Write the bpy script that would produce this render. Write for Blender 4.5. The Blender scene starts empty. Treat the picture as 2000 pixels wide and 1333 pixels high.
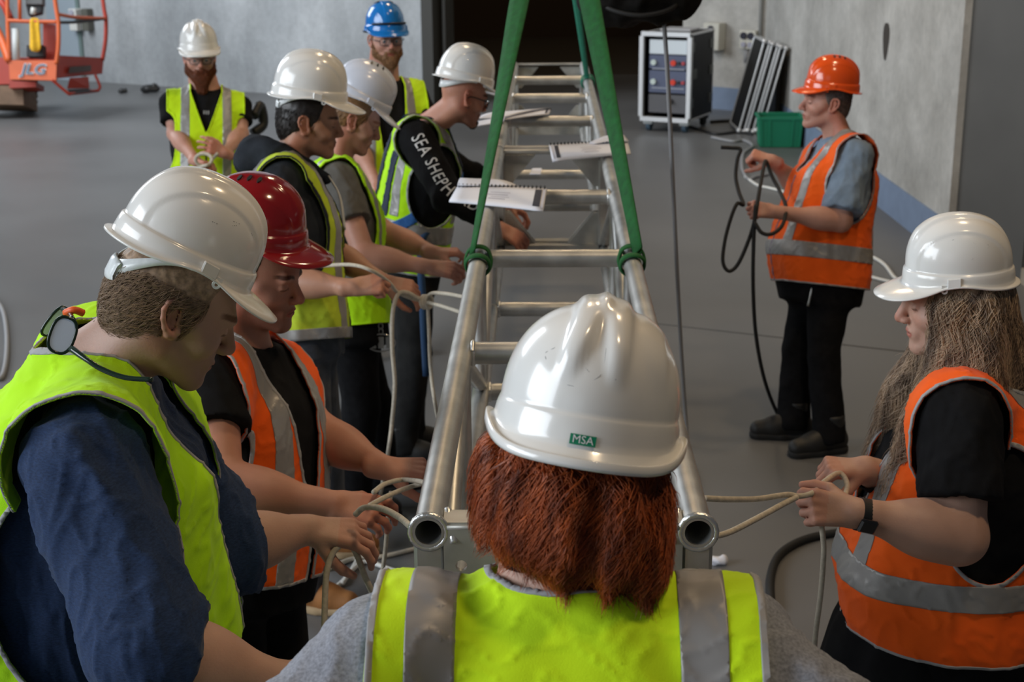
import bpy, math, random
import numpy as np
from mathutils import Vector, Matrix

random.seed(7); RNG = np.random.default_rng(7)
SC = bpy.context.scene
COL = SC.collection
A3 = lambda *a: np.array(a, dtype=np.float64)
def nrm(v):
    v = np.asarray(v, dtype=np.float64)
    return v / max(np.linalg.norm(v), 1e-9)

# ------------------------------------------------------------------ camera
FPX, CAM_H = 2850.0, 2.33                       # focal length in pixels of a 2000 x 1333 frame
PITCH = math.atan(853.0 / FPX)
ROLL = math.radians(0.5)
CAM = A3(0, 0, CAM_H)
FWD = A3(0, math.cos(PITCH), -math.sin(PITCH))
_r, _u = A3(1, 0, 0), A3(0, math.sin(PITCH), math.cos(PITCH))
RGT = _r * math.cos(ROLL) - _u * math.sin(ROLL)
UPV = _r * math.sin(ROLL) + _u * math.cos(ROLL)
cd = bpy.data.cameras.new('camera'); cam = bpy.data.objects.new('camera', cd); COL.objects.link(cam)
cd.sensor_width = 36.0; cd.lens = FPX / 2000 * 36.0; cd.clip_end = 200; cd.clip_start = 0.05
cam.matrix_world = Matrix(((RGT[0], UPV[0], -FWD[0], CAM[0]), (RGT[1], UPV[1], -FWD[1], CAM[1]), (RGT[2], UPV[2], -FWD[2], CAM[2]), (0, 0, 0, 1)))
cd.dof.use_dof = True; cd.dof.focus_distance = 2.35; cd.dof.aperture_fstop = 9.0
SC.camera = cam

# ------------------------------------------------------------------ world, lights, exposure
w = bpy.data.worlds.new('hall_ambient'); SC.world = w; w.use_nodes = True
w.node_tree.nodes['Background'].inputs[0].default_value = (0.62, 0.70, 0.80, 1)
w.node_tree.nodes['Background'].inputs[1].default_value = 0.075
def area(name, loc, target, sx, sy, energy, col):
    l = bpy.data.lights.new(name, 'AREA'); l.shape = 'RECTANGLE'; l.size = sx; l.size_y = sy; l.energy = energy; l.color = col
    o = bpy.data.objects.new(name, l); COL.objects.link(o)
    o.location = loc; o.rotation_euler = (Vector(target) - Vector(loc)).to_track_quat('-Z', 'Y').to_euler()
    return o
area('daylight_roller_door', (-9.5, 0.8, 4.8), (0.5, 3.5, 1.2), 8.0, 4.5, 1000, (0.86, 0.93, 1.0))
area('far_left_fill_light', (-8.5, 14.5, 6.0), (1.5, 16.5, 0.5), 6.0, 5.0, 800, (0.88, 0.94, 1.0))  # added fill, no door known here; lifts the back wall and far floor
area('fill_light_behind', (-4.5, -6.5, 4.2), (0, 3.0, 1.2), 5.0, 3.5, 25, (0.88, 0.94, 1.0))  # weak fill added behind the camera, stands for no real door
for i, (x, y) in enumerate([(1.9, 1.5), (2.3, 6.0), (0.2, 10.5)]):
    area('warm_high_bay_lamp', (x, y, 7.0), (x, y, 0), 0.5, 0.5, 85, (1.0, 0.74, 0.45))
area('back_room_fill_light', (1.0, 24.0, 7.2), (1.0, 24.0, 0), 2.0, 2.0, 26, (1.0, 0.78, 0.52))  # added fill, no lamp there; keeps the room behind from going black
SC.view_settings.view_transform = 'Standard'; SC.view_settings.look = 'None'
SC.view_settings.gamma = 1.0; SC.view_settings.use_curve_mapping = False
SC.view_settings.exposure = 0.0

# ------------------------------------------------------------------ positions
def at(px, py, zc):
    """world point on the sight line of a photo pixel at depth zc along the lens axis"""
    return CAM + (FWD + RGT * ((px - 1000) / FPX) + UPV * ((666.5 - py) / FPX)) * zc
def at_z(px, py, z=0.0):
    d = FWD + RGT * ((px - 1000) / FPX) + UPV * ((666.5 - py) / FPX)
    return CAM + d * ((z - CAM[2]) / d[2])
def pix(p):
    q = np.asarray(p) - CAM; z = q @ FWD
    return 1000 + FPX * (q @ RGT) / z, 666.5 - FPX * (q @ UPV) / z, z

# ------------------------------------------------------------------ materials
MATS = {}
def mat(name, col, rough=0.5, metal=0.0, spec=0.5, noise=0.0, nscale=8.0, bump=0.0, bscale=60.0, col2=None, coat=0.0, sheen=0.0,
        attr=None, emit=None, detail=4.0, stretch=None, rvar=0.0, wave=None, sss=0.0):
    if name in MATS: return MATS[name]
    m = bpy.data.materials.new(name); m.use_nodes = True
    nt = m.node_tree; N = nt.nodes; L = nt.links; b = N['Principled BSDF']
    b.inputs['Base Color'].default_value = (*col, 1); b.inputs['Roughness'].default_value = rough
    b.inputs['Metallic'].default_value = metal; b.inputs['Specular IOR Level'].default_value = spec
    b.inputs['Coat Weight'].default_value = coat; b.inputs['Coat Roughness'].default_value = 0.08
    b.inputs['Sheen Weight'].default_value = sheen
    if sss: 
        b.inputs['Subsurface Weight'].default_value = sss; b.inputs['Subsurface Radius'].default_value = (0.012, 0.005, 0.003); b.inputs['Subsurface Scale'].default_value = 1.0
    tc = N.new('ShaderNodeTexCoord'); mp = N.new('ShaderNodeMapping'); L.new(tc.outputs['Object'], mp.inputs['Vector'])
    if stretch: mp.inputs['Scale'].default_value = stretch
    src = None
    if noise or col2:
        n = N.new('ShaderNodeTexNoise'); n.inputs['Scale'].default_value = nscale; n.inputs['Detail'].default_value = detail
        L.new(mp.outputs[0], n.inputs['Vector'])
        r = N.new('ShaderNodeValToRGB')
        c2 = col2 if col2 else tuple(max(0, c * (1 - noise)) for c in col)
        c1 = col if col2 else tuple(min(1, c * (1 + noise)) for c in col)
        r.color_ramp.elements[0].color = (*c2, 1); r.color_ramp.elements[1].color = (*c1, 1)
        r.color_ramp.elements[0].position = 0.3; r.color_ramp.elements[1].position = 0.7
        L.new(n.outputs['Fac'], r.inputs[0]); src = r.outputs[0]
        if rvar:
            mr = N.new('ShaderNodeMapRange'); mr.inputs['To Min'].default_value = max(0.02, rough - rvar); mr.inputs['To Max'].default_value = min(1, rough + rvar)
            L.new(n.outputs['Fac'], mr.inputs[0]); L.new(mr.outputs[0], b.inputs['Roughness'])
    if attr:
        a = N.new('ShaderNodeAttribute'); a.attribute_name = attr
        mx = N.new('ShaderNodeMix'); mx.data_type = 'RGBA'; mx.blend_type = 'MULTIPLY'; mx.inputs['Factor'].default_value = 1
        if src: L.new(src, mx.inputs['A'])
        else: mx.inputs['A'].default_value = (*col, 1)
        L.new(a.outputs['Color'], mx.inputs['B']); src = mx.outputs['Result']
    if src: L.new(src, b.inputs['Base Color'])
    if bump:
        if wave:
            n2 = N.new('ShaderNodeTexWave'); n2.inputs['Scale'].default_value = wave; n2.inputs['Distortion'].default_value = 1.5
        else:
            n2 = N.new('ShaderNodeTexNoise'); n2.inputs['Scale'].default_value = bscale; n2.inputs['Detail'].default_value = 5
        L.new(mp.outputs[0], n2.inputs['Vector'])
        bp = N.new('ShaderNodeBump'); bp.inputs['Strength'].default_value = 0.6; bp.inputs['Distance'].default_value = bump
        L.new(n2.outputs[0], bp.inputs['Height']); L.new(bp.outputs[0], b.inputs['Normal'])
    if emit:
        b.inputs['Emission Color'].default_value = (*emit[0], 1); b.inputs['Emission Strength'].default_value = emit[1]
    MATS[name] = m
    return m

# ------------------------------------------------------------------ objects
def mk(name, V, F, m, parent=None, smooth=True, col=None, mats_idx=None):
    V = np.asarray(V, dtype=np.float64).reshape(-1, 3)
    if parent is not None: V = V - np.array(world_loc(parent))
    me = bpy.data.meshes.new(name)
    if isinstance(F, np.ndarray) and F.ndim == 2:
        nf, k = F.shape
        me.vertices.add(len(V)); me.vertices.foreach_set('co', V.astype(np.float32).ravel())
        me.loops.add(nf * k); me.loops.foreach_set('vertex_index', F.astype(np.int32).ravel())
        me.polygons.add(nf); me.polygons.foreach_set('loop_start', np.arange(0, nf * k, k, dtype=np.int32))
        me.update(calc_edges=True); me.validate()
    else:
        me.from_pydata([tuple(v) for v in V], [], [tuple(f) for f in F]); me.update()
    for mm in (m if isinstance(m, (list, tuple)) else [m]): me.materials.append(mm)
    if mats_idx is not None: me.polygons.foreach_set('material_index', np.asarray(mats_idx, dtype=np.int32))
    me.polygons.foreach_set('use_smooth', np.full(len(me.polygons), bool(smooth)))
    if col is not None and len(me.vertices) == len(col):
        ca = me.color_attributes.new('tint', 'FLOAT_COLOR', 'POINT')
        c4 = np.ones((len(col), 4), dtype=np.float32); c4[:, :3] = col
        ca.data.foreach_set('color', c4.ravel())
    o = bpy.data.objects.new(name, me); COL.objects.link(o)
    if parent is not None: o.parent = parent
    return o
def world_loc(o):
    p = np.zeros(3)
    while o is not None:
        p += np.array(o.location); o = o.parent
    return p
def thing(name, label, cat, loc=(0, 0, 0), group=None):
    o = bpy.data.objects.new(name, None); COL.objects.link(o); o.location = tuple(float(c) for c in loc); o.empty_display_size = 0.1
    o['label'] = label; o['category'] = cat
    if group: o['group'] = group
    return o
def tag(o, label, cat, group=None):
    o['label'] = label; o['category'] = cat
    if group: o['group'] = group
    return o
def struct(o): o['kind'] = 'structure'; return o
def sharp(o, deg=35):
    me = o.data
    me.set_sharp_from_angle(angle=math.radians(deg)); return o

class MB:
    """collects simple solids into one mesh"""
    def __init__(s): s.V = []; s.F = []
    def add(s, V, F):
        n = len(s.V); s.V += [tuple(map(float, v)) for v in V]; s.F += [tuple(i + n for i in f) for f in F]; return s
    def box(s, c, size, R=None, bev=0.0):
        R = np.eye(3) if R is None else np.asarray(R)      # rows are the box axes
        h = np.array(size) / 2; c = np.asarray(c)
        if bev <= 0:
            P = [c + (A3(sx, sy, sz) * h) @ R for sx in (-1, 1) for sy in (-1, 1) for sz in (-1, 1)]
            return s.add(P, [(0, 1, 3, 2), (4, 6, 7, 5), (0, 4, 5, 1), (2, 3, 7, 6), (0, 2, 6, 4), (1, 5, 7, 3)])
        P = []; idx = {}
        for sx in (-1, 1):
            for sy in (-1, 1):
                for sz in (-1, 1):
                    for ax in range(3):
                        q = A3(sx, sy, sz) * (h - bev); q[ax] = (sx, sy, sz)[ax] * h[ax]
                        idx[(sx, sy, sz, ax)] = len(P); P.append(c + q @ R)
        F = []
        for ax in range(3):
            b_, c_ = (ax + 1) % 3, (ax + 2) % 3
            for sg in (-1, 1):
                q = []
                for u, v in ((-1, -1), (1, -1), (1, 1), (-1, 1)):
                    k = [0, 0, 0]; k[ax] = sg; k[b_] = u; k[c_] = v; q.append(idx[(*k, ax)])
                F.append(tuple(q if sg > 0 else q[::-1]))
            for su in (-1, 1):
                for sv in (-1, 1):
                    k0 = [0, 0, 0]; k1 = [0, 0, 0]; k0[b_] = k1[b_] = su; k0[c_] = k1[c_] = sv; k0[ax] = -1; k1[ax] = 1
                    f = (idx[(*k0, b_)], idx[(*k1, b_)], idx[(*k1, c_)], idx[(*k0, c_)])
                    F.append(f if su * sv > 0 else f[::-1])
        for sx in (-1, 1):
            for sy in (-1, 1):
                for sz in (-1, 1):
                    f = tuple(idx[(sx, sy, sz, a)] for a in range(3)); F.append(f if sx * sy * sz > 0 else f[::-1])
        return s.add(P, F)
    def tube(s, pts, r, n=10, cap=True, hollow=0.0):
        V, F = tube_mesh(pts, r, n, cap)
        return s.add(V, F)
    def prism(s, poly, a, b):
        """poly: list of 3-D points (planar), extruded from offset vector a to b"""
        n = len(poly); P = [np.asarray(p) + a for p in poly] + [np.asarray(p) + b for p in poly]
        F = [tuple(range(n))[::-1], tuple(range(n, 2 * n))] + [(i, (i + 1) % n, n + (i + 1) % n, n + i) for i in range(n)]
        return s.add(P, F)
    def build(s, name, m, parent=None, smooth=False):
        return mk(name, np.array(s.V), s.F, m, parent, smooth)
def frames_along(P):
    P = np.asarray(P, dtype=np.float64); T = np.gradient(P, axis=0); T /= np.linalg.norm(T, axis=1)[:, None] + 1e-12
    ref = A3(0, 0, 1) if abs(T[0][2]) < 0.9 else A3(1, 0, 0)
    n = nrm(np.cross(T[0], ref)); Ns = [n]
    for i in range(1, len(P)):
        n = n - T[i] * (n @ T[i]); n = nrm(n); Ns.append(n)
    Ns = np.array(Ns); return T, Ns, np.cross(T, Ns)
def tube_mesh(pts, r, n=10, cap=True):
    P = np.asarray(pts, dtype=np.float64)
    r = np.full(len(P), r) if np.isscalar(r) else np.asarray(r)
    T, Nn, Bn = frames_along(P)
    a = np.linspace(0, 2 * np.pi, n, endpoint=False)
    V = (P[:, None] + r[:, None, None] * (np.cos(a)[None, :, None] * Nn[:, None] + np.sin(a)[None, :, None] * Bn[:, None])).reshape(-1, 3)
    F = []
    for i in range(len(P) - 1):
        for j in range(n):
            k = (j + 1) % n; F.append((i * n + j, i * n + k, (i + 1) * n + k, (i + 1) * n + j))
    if cap: F += [tuple(range(n))[::-1], tuple(range((len(P) - 1) * n, len(P) * n))]
    return V, F
def spline(pts, n=60):
    P = np.asarray(pts, dtype=np.float64); m = len(P)
    if m < 3: return np.array([P[0] + (P[-1] - P[0]) * t for t in np.linspace(0, 1, n)])
    Q = np.vstack([2 * P[0] - P[1], P, 2 * P[-1] - P[-2]]); out = []
    for t in np.linspace(0, m - 1 - 1e-6, n):
        i = int(t); f = t - i; p0, p1, p2, p3 = Q[i], Q[i + 1], Q[i + 2], Q[i + 3]
        out.append(0.5 * ((2 * p1) + (-p0 + p2) * f + (2 * p0 - 5 * p1 + 4 * p2 - p3) * f * f + (-p0 + 3 * p1 - 3 * p2 + p3) * f ** 3))
    return np.array(out)
def pipe(name, pts, r, m, parent=None, n=10, samples=None):
    P = spline(pts, samples or max(8, len(pts) * 8)) if len(pts) > 2 else np.array(pts)
    V, F = tube_mesh(P, r, n); return mk(name, V, F, m, parent, True)
def hollow_tube(mb, a, b, ro, ri, n=20):
    a, b = np.asarray(a), np.asarray(b); T = nrm(b - a); ref = A3(0, 0, 1) if abs(T[2]) < .9 else A3(1, 0, 0)
    n1 = nrm(np.cross(T, ref)); n2 = np.cross(T, n1); an = np.linspace(0, 2 * np.pi, n, endpoint=False)
    ring = lambda c, r: [c + r * (math.cos(t) * n1 + math.sin(t) * n2) for t in an]
    V = ring(a, ro) + ring(b, ro) + ring(a, ri) + ring(b, ri); F = []
    for j in range(n):
        k = (j + 1) % n
        F += [(j, k, n + k, n + j), (2 * n + k, 2 * n + j, 3 * n + j, 3 * n + k), (k, j, 2 * n + j, 2 * n + k), (n + j, n + k, 3 * n + k, 3 * n + j)]
    mb.add(V, F); return mb
def text_mesh(s, size, name='lettering', shear=0.0, extrude=0.0, offset=0.0, spacing=1.0):
    """flat lettering as (V, tris) in its own xy plane, centred"""
    c = bpy.data.curves.new(name, 'FONT'); c.body = s; c.size = size; c.align_x = 'CENTER'; c.align_y = 'CENTER'; c.shear = shear
    c.extrude = extrude; c.offset = offset; c.space_character = spacing; c.resolution_u = 3
    o = bpy.data.objects.new(name, c); COL.objects.link(o)
    bpy.context.view_layer.update()
    me = bpy.data.meshes.new_from_object(o.evaluated_get(bpy.context.evaluated_depsgraph_get()))
    V = np.array([v.co[:] for v in me.vertices]); me.calc_loop_triangles(); F = [tuple(t.vertices) for t in me.loop_triangles]
    bpy.data.objects.remove(o); bpy.data.curves.remove(c); bpy.data.meshes.remove(me)
    return V, F
# ------------------------------------------------------------------ materials of the place
M_floor = mat('polished_concrete_floor', (0.175, 0.176, 0.178), rough=0.42, noise=0.0, col2=(0.118, 0.118, 0.118), nscale=0.55, detail=9, bump=0.002, bscale=3, rvar=0.12)
def wall_mat(name, c1, c2, sc, stretch, drip=.85, dst=(1, 1, .4)):
    m = mat(name, c1, rough=0.85, col2=c2, nscale=sc, detail=10, bump=0.012, bscale=14, stretch=stretch, spec=0.2); nt = m.node_tree; N, L = nt.nodes, nt.links; bsdf = N['Principled BSDF']
    src = bsdf.inputs['Base Color'].links[0].from_socket; tc = [n for n in N if n.type == 'TEX_COORD'][0]
    for scale, lo_, st in ((2.6, drip, dst), (.35, .80, (1, 1, 1)), (16, .94, (1, 1, 1))):      # drips, broad patches, pores
        mp = N.new('ShaderNodeMapping'); mp.inputs['Scale'].default_value = st; L.new(tc.outputs['Object'], mp.inputs['Vector'])
        t = N.new('ShaderNodeTexNoise'); t.inputs['Scale'].default_value = scale; t.inputs['Detail'].default_value = 6; t.inputs['Roughness'].default_value = .62; L.new(mp.outputs[0], t.inputs['Vector'])
        r = N.new('ShaderNodeMapRange'); r.inputs['From Min'].default_value = .38; r.inputs['From Max'].default_value = .60; r.inputs['To Min'].default_value = lo_; r.inputs['To Max'].default_value = 1.04; L.new(t.outputs['Fac'], r.inputs[0])
        mx = N.new('ShaderNodeMix'); mx.data_type = 'RGBA'; mx.blend_type = 'MULTIPLY'; mx.inputs['Factor'].default_value = 1; L.new(src, mx.inputs['A']); L.new(r.outputs[0], mx.inputs['B']); src = mx.outputs['Result']
    L.new(src, bsdf.inputs['Base Color']); return m
M_wall_l = wall_mat('grey_plastered_wall', (0.52, 0.54, 0.555), (0.33, 0.35, 0.365), 0.9, (1, 1, .6))
M_wall_r = wall_mat('raw_concrete_wall', (0.56, 0.545, 0.51), (0.40, 0.385, 0.355), 2.2, (1, 1, 1), .90, (1, 1, 1))
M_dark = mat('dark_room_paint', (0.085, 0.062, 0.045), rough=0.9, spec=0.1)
M_jamb = mat('dark_steel_jamb', (0.05, 0.048, 0.042), rough=0.6)
M_panel = mat('dark_grey_door_panel', (0.085, 0.082, 0.076), rough=0.55, noise=0.1, nscale=2)
M_skirt = mat('blue_grey_skirting_paint', (0.19, 0.25, 0.36), rough=0.6, noise=0.08)
M_alu = mat('worn_aluminium', (0.55, 0.55, 0.53), rough=0.42, metal=0.85, noise=0.16, nscale=14, bump=0.0004, bscale=120, rvar=0.12)
M_alu_d = mat('dull_aluminium_plate', (0.50, 0.49, 0.45), rough=0.5, metal=0.7, noise=0.25, nscale=9, rvar=0.1)
M_weld = mat('bright_weld_bead', (0.8, 0.8, 0.78), rough=0.3, metal=0.9, bump=0.002, bscale=180)
M_bolt = mat('dark_bolt_steel', (0.05, 0.05, 0.05), rough=0.5, metal=0.6)
M_sling = mat('green_polyester_webbing', (0.004, 0.092, 0.015), rough=0.85, noise=0.25, nscale=40, bump=0.0008, bscale=300)
M_teal = mat('teal_polyester_webbing', (0.01, 0.20, 0.12), rough=0.75, noise=0.15, nscale=40)
M_black = mat('black_plastic', (0.012, 0.012, 0.013), rough=0.5)
M_rubber = mat('black_rubber', (0.012, 0.012, 0.012), rough=0.75)
M_rope = mat('cream_braided_rope', (0.56, 0.50, 0.40), rough=0.85, noise=0.15, nscale=90, bump=0.002, bscale=220)
M_paper = mat('white_paper', (0.80, 0.81, 0.88), rough=0.7)
M_ink = mat('dark_print', (0.03, 0.03, 0.045), rough=0.8)
M_inkg = mat('grey_print', (0.42, 0.42, 0.50), rough=0.8)
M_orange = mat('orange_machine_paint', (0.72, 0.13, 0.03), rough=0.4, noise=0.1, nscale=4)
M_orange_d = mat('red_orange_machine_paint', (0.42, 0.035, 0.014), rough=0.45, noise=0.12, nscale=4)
M_white = mat('off_white_plastic', (0.72, 0.72, 0.68), rough=0.45)
M_grey = mat('grey_cable_sheath', (0.30, 0.30, 0.31), rough=0.6)
M_beige = mat('beige_enamel', (0.62, 0.60, 0.52), rough=0.5)

# ------------------------------------------------------------------ the hall
def quad(name, P, m, parent=None): return mk(name, np.array(P), [(0, 1, 2, 3)], m, parent, False)
def slab(name, P, thick, m, parent=None):
    """a wall: four corners (world) and a thickness vector"""
    mb = MB(); mb.prism(P, A3(0, 0, 0), np.asarray(thick)); return mb.build(name, m, parent)
mb = MB(); mb.box((-2, 13, -0.1), (34, 42, 0.2)); struct(mb.build('floor', M_floor))
HT = 7.5
bl0, bl1 = at_z(190, 160), at_z(829, 203)
dl = nrm(bl1 - bl0); bl0 = bl1 - dl * 13
br0 = at_z(1330, 207); br1 = at_z(1489, 221)
nb_ = A3(-dl[1], dl[0], 0)
struct(slab('wall_back', [bl0, bl1, bl1 + A3(0, 0, HT), bl0 + A3(0, 0, HT)], nb_ * 0.3, M_wall_l))
dr = nrm(br1 - br0); nr_ = A3(-dr[1], dr[0], 0); br1 = br0 + dr * (np.linalg.norm(br1 - br0))
struct(slab('wall_back_right', [br0, br1, br1 + A3(0, 0, HT), br0 + A3(0, 0, HT)], nr_ * 0.3, M_wall_r))
rw1 = at_z(1846, 506); rdir = nrm(br1 - rw1); nrw = A3(rdir[1], -rdir[0], 0)
struct(slab('wall_right', [br1, rw1, rw1 + A3(0, 0, HT), br1 + A3(0, 0, HT)], nrw * 0.35, M_wall_r))
# skirting bands: painted boards standing proud of the walls
sk = 0.26
struct(slab('baseboard_right', [br1 - nrw * .012, rw1 - nrw * .012, rw1 - nrw * .012 + A3(0, 0, sk), br1 - nrw * .012 + A3(0, 0, sk)], nrw * 0.012, M_skirt))
struct(slab('baseboard_back', [br0 - nr_ * .012, br1 - nr_ * .012, br1 - nr_ * .012 + A3(0, 0, sk), br0 - nr_ * .012 + A3(0, 0, sk)], nr_ * 0.012, M_skirt))
# the wide dark opening between the two back walls and the unlit room behind it
jb = MB()
jb.prism([bl1, bl1 + dl * .16, bl1 + dl * .16 + A3(0, 0, HT), bl1 + A3(0, 0, HT)], -nb_ * .03, nb_ * .33); struct(jb.build('door_1', M_jamb))
jb = MB(); jb.prism([bl1 + dl * .22, bl1 + dl * .26, bl1 + dl * .26 + A3(0, 0, HT), bl1 + dl * .22 + A3(0, 0, HT)], nb_ * .1, nb_ * .3); struct(jb.build('trim_1', M_jamb))
back = 27.0
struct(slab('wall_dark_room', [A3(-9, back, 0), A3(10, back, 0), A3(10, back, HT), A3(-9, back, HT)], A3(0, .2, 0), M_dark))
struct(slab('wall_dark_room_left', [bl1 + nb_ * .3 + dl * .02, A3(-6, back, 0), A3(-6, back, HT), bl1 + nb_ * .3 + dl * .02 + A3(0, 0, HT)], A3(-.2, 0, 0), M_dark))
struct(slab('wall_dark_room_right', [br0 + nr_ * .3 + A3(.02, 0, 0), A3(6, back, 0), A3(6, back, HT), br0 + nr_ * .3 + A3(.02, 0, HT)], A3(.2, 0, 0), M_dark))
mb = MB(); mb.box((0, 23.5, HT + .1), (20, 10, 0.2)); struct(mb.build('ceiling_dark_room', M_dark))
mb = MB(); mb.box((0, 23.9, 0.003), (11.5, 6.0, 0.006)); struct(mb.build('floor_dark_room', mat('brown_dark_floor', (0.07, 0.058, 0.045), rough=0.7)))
# the big grey sliding door that closes the right wall
pA = rw1 + nrw * .05; pB = pA - rdir * 0.62
struct(slab('door_2', [pA, pB + nrw * .25, pB + nrw * .25 + A3(0, 0, HT), pA + A3(0, 0, HT)], nrw * 0.08, M_panel))
pC = pB + nrw * .25
struct(slab('trim_2', [pC - rdir * .03, pC - rdir * .12, pC - rdir * .12 + A3(0, 0, HT), pC - rdir * .03 + A3(0, 0, HT)], nrw * 0.2, M_jamb))
pD = pC - rdir * .12 + nrw * .15
struct(slab('door_3', [pD, pD - rdir * 4, pD - rdir * 4 + A3(0, 0, HT), pD + A3(0, 0, HT)], nrw * 0.1, M_dark))
st0 = at_z(1990, 520); 
mb = MB(); q = pC - rdir * .05 - nrw * .02
mb.prism([q, q - rdir * 4.0, q - rdir * 4.0 + nrw * .16, q + nrw * .16], A3(0, 0, 0), A3(0, 0, .10)); struct(mb.build('trim_3', mat('timber_threshold', (0.30, 0.25, 0.19), rough=.7, noise=.2)))
# joint line sawn across the slab
P0, P1 = at_z(1285, 633), at_z(1790, 690)
mb = MB(); d = nrm(P1 - P0); n_ = A3(-d[1], d[0], 0)
mb.box((P0 + P1) / 2 + A3(0, 0, .001), (np.linalg.norm(P1 - P0), .012, .003), np.array([d, n_, A3(0, 0, 1)])); struct(mb.build('trim_4', mat('joint_filler', (.10, .10, .10), rough=.8)))
# hole in the right wall
hc = None
def wall_hit(px, py, p0, n):
    d = FWD + RGT * ((px - 1000) / FPX) + UPV * ((666.5 - py) / FPX); t = ((p0 - CAM) @ n) / (d @ n); return CAM + d * t
hc = wall_hit(1731, 78, rw1, nrw)
mb = MB(); an = np.linspace(0, 2 * np.pi, 20, endpoint=False)
rr = [.115 + .012 * math.sin(3 * t) for t in an]
mb.prism([hc + rdir * r * math.cos(t) * .8 + A3(0, 0, 1) * r * math.sin(t) * 1.25 for r, t in zip(rr, an)], -nrw * .004, nrw * .002); o = mb.build('wall_hole', mat('dark_hole', (.05, .042, .035), rough=.9))
tag(o, 'dark oval hole broken in the right concrete wall', 'hole')

# ------------------------------------------------------------------ the truss
VPX = 1063
tdir = FWD + RGT * ((VPX - 1000) / FPX) + UPV * ((666.5 + 186.5) / FPX); tdir[2] = 0; T_ = nrm(tdir)          # along the truss, away from the lens
Lt = A3(T_[1], -T_[0], 0)                                                                               # to its right
ZC = FPX * 0.0508 / 62
eL, eR = at(836, 1041, ZC), at(1363, 1042, ZC)
TZ = (eL[2] + eR[2]) / 2; TC = (eL + eR) / 2; TC[2] = TZ; TW = abs((eR - eL) @ Lt); TH = 0.40; RT = 0.0254
def tdist(py):
    d = FWD + RGT * ((VPX - 1000) / FPX) + UPV * ((666.5 - py) / FPX)
    P = CAM + d * ((TZ - CAM[2]) / d[2]); return (P - TC) @ T_
def tp(s, x, z=0.0): return TC + T_ * s + Lt * x + A3(0, 0, z)      # s along, x across, z from the top chord axis
joints = [tdist(y) for y in (297, 128)]
rungs1 = [tdist(y) for y in (690, 505, 385)]
rungs2 = [tdist(y) for y in (237, 192, 157)]
truss = thing('lighting_truss', 'long aluminium box truss hanging in green slings down the middle of the group', 'truss', tp(0, 0, -TH))
h = TW / 2
def chord(x, z, s0, s1):
    mb = hollow_tube(MB(), tp(s0, x, z), tp(s1, x, z), RT, RT - .004, 24); return sharp(mb.build('chord_tube', M_alu, truss, True))
def strut(name, a, b, r=.0254, m=None, n=14): 
    mb = MB(); mb.tube([a, b], r, n); return sharp(mb.build(name, m or M_alu, truss, True))
def weld(c, axis, r):
    an = np.linspace(0, 2 * np.pi, 17); n1 = nrm(np.cross(axis, A3(.3, .4, .86))); n2 = np.cross(axis, n1)
    P = [c + r * (math.cos(t) * n1 + math.sin(t) * n2) for t in an]; mb = MB(); mb.tube(P, .0055, 6, False); return mb.build('weld_bead', M_weld, truss, True)
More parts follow.
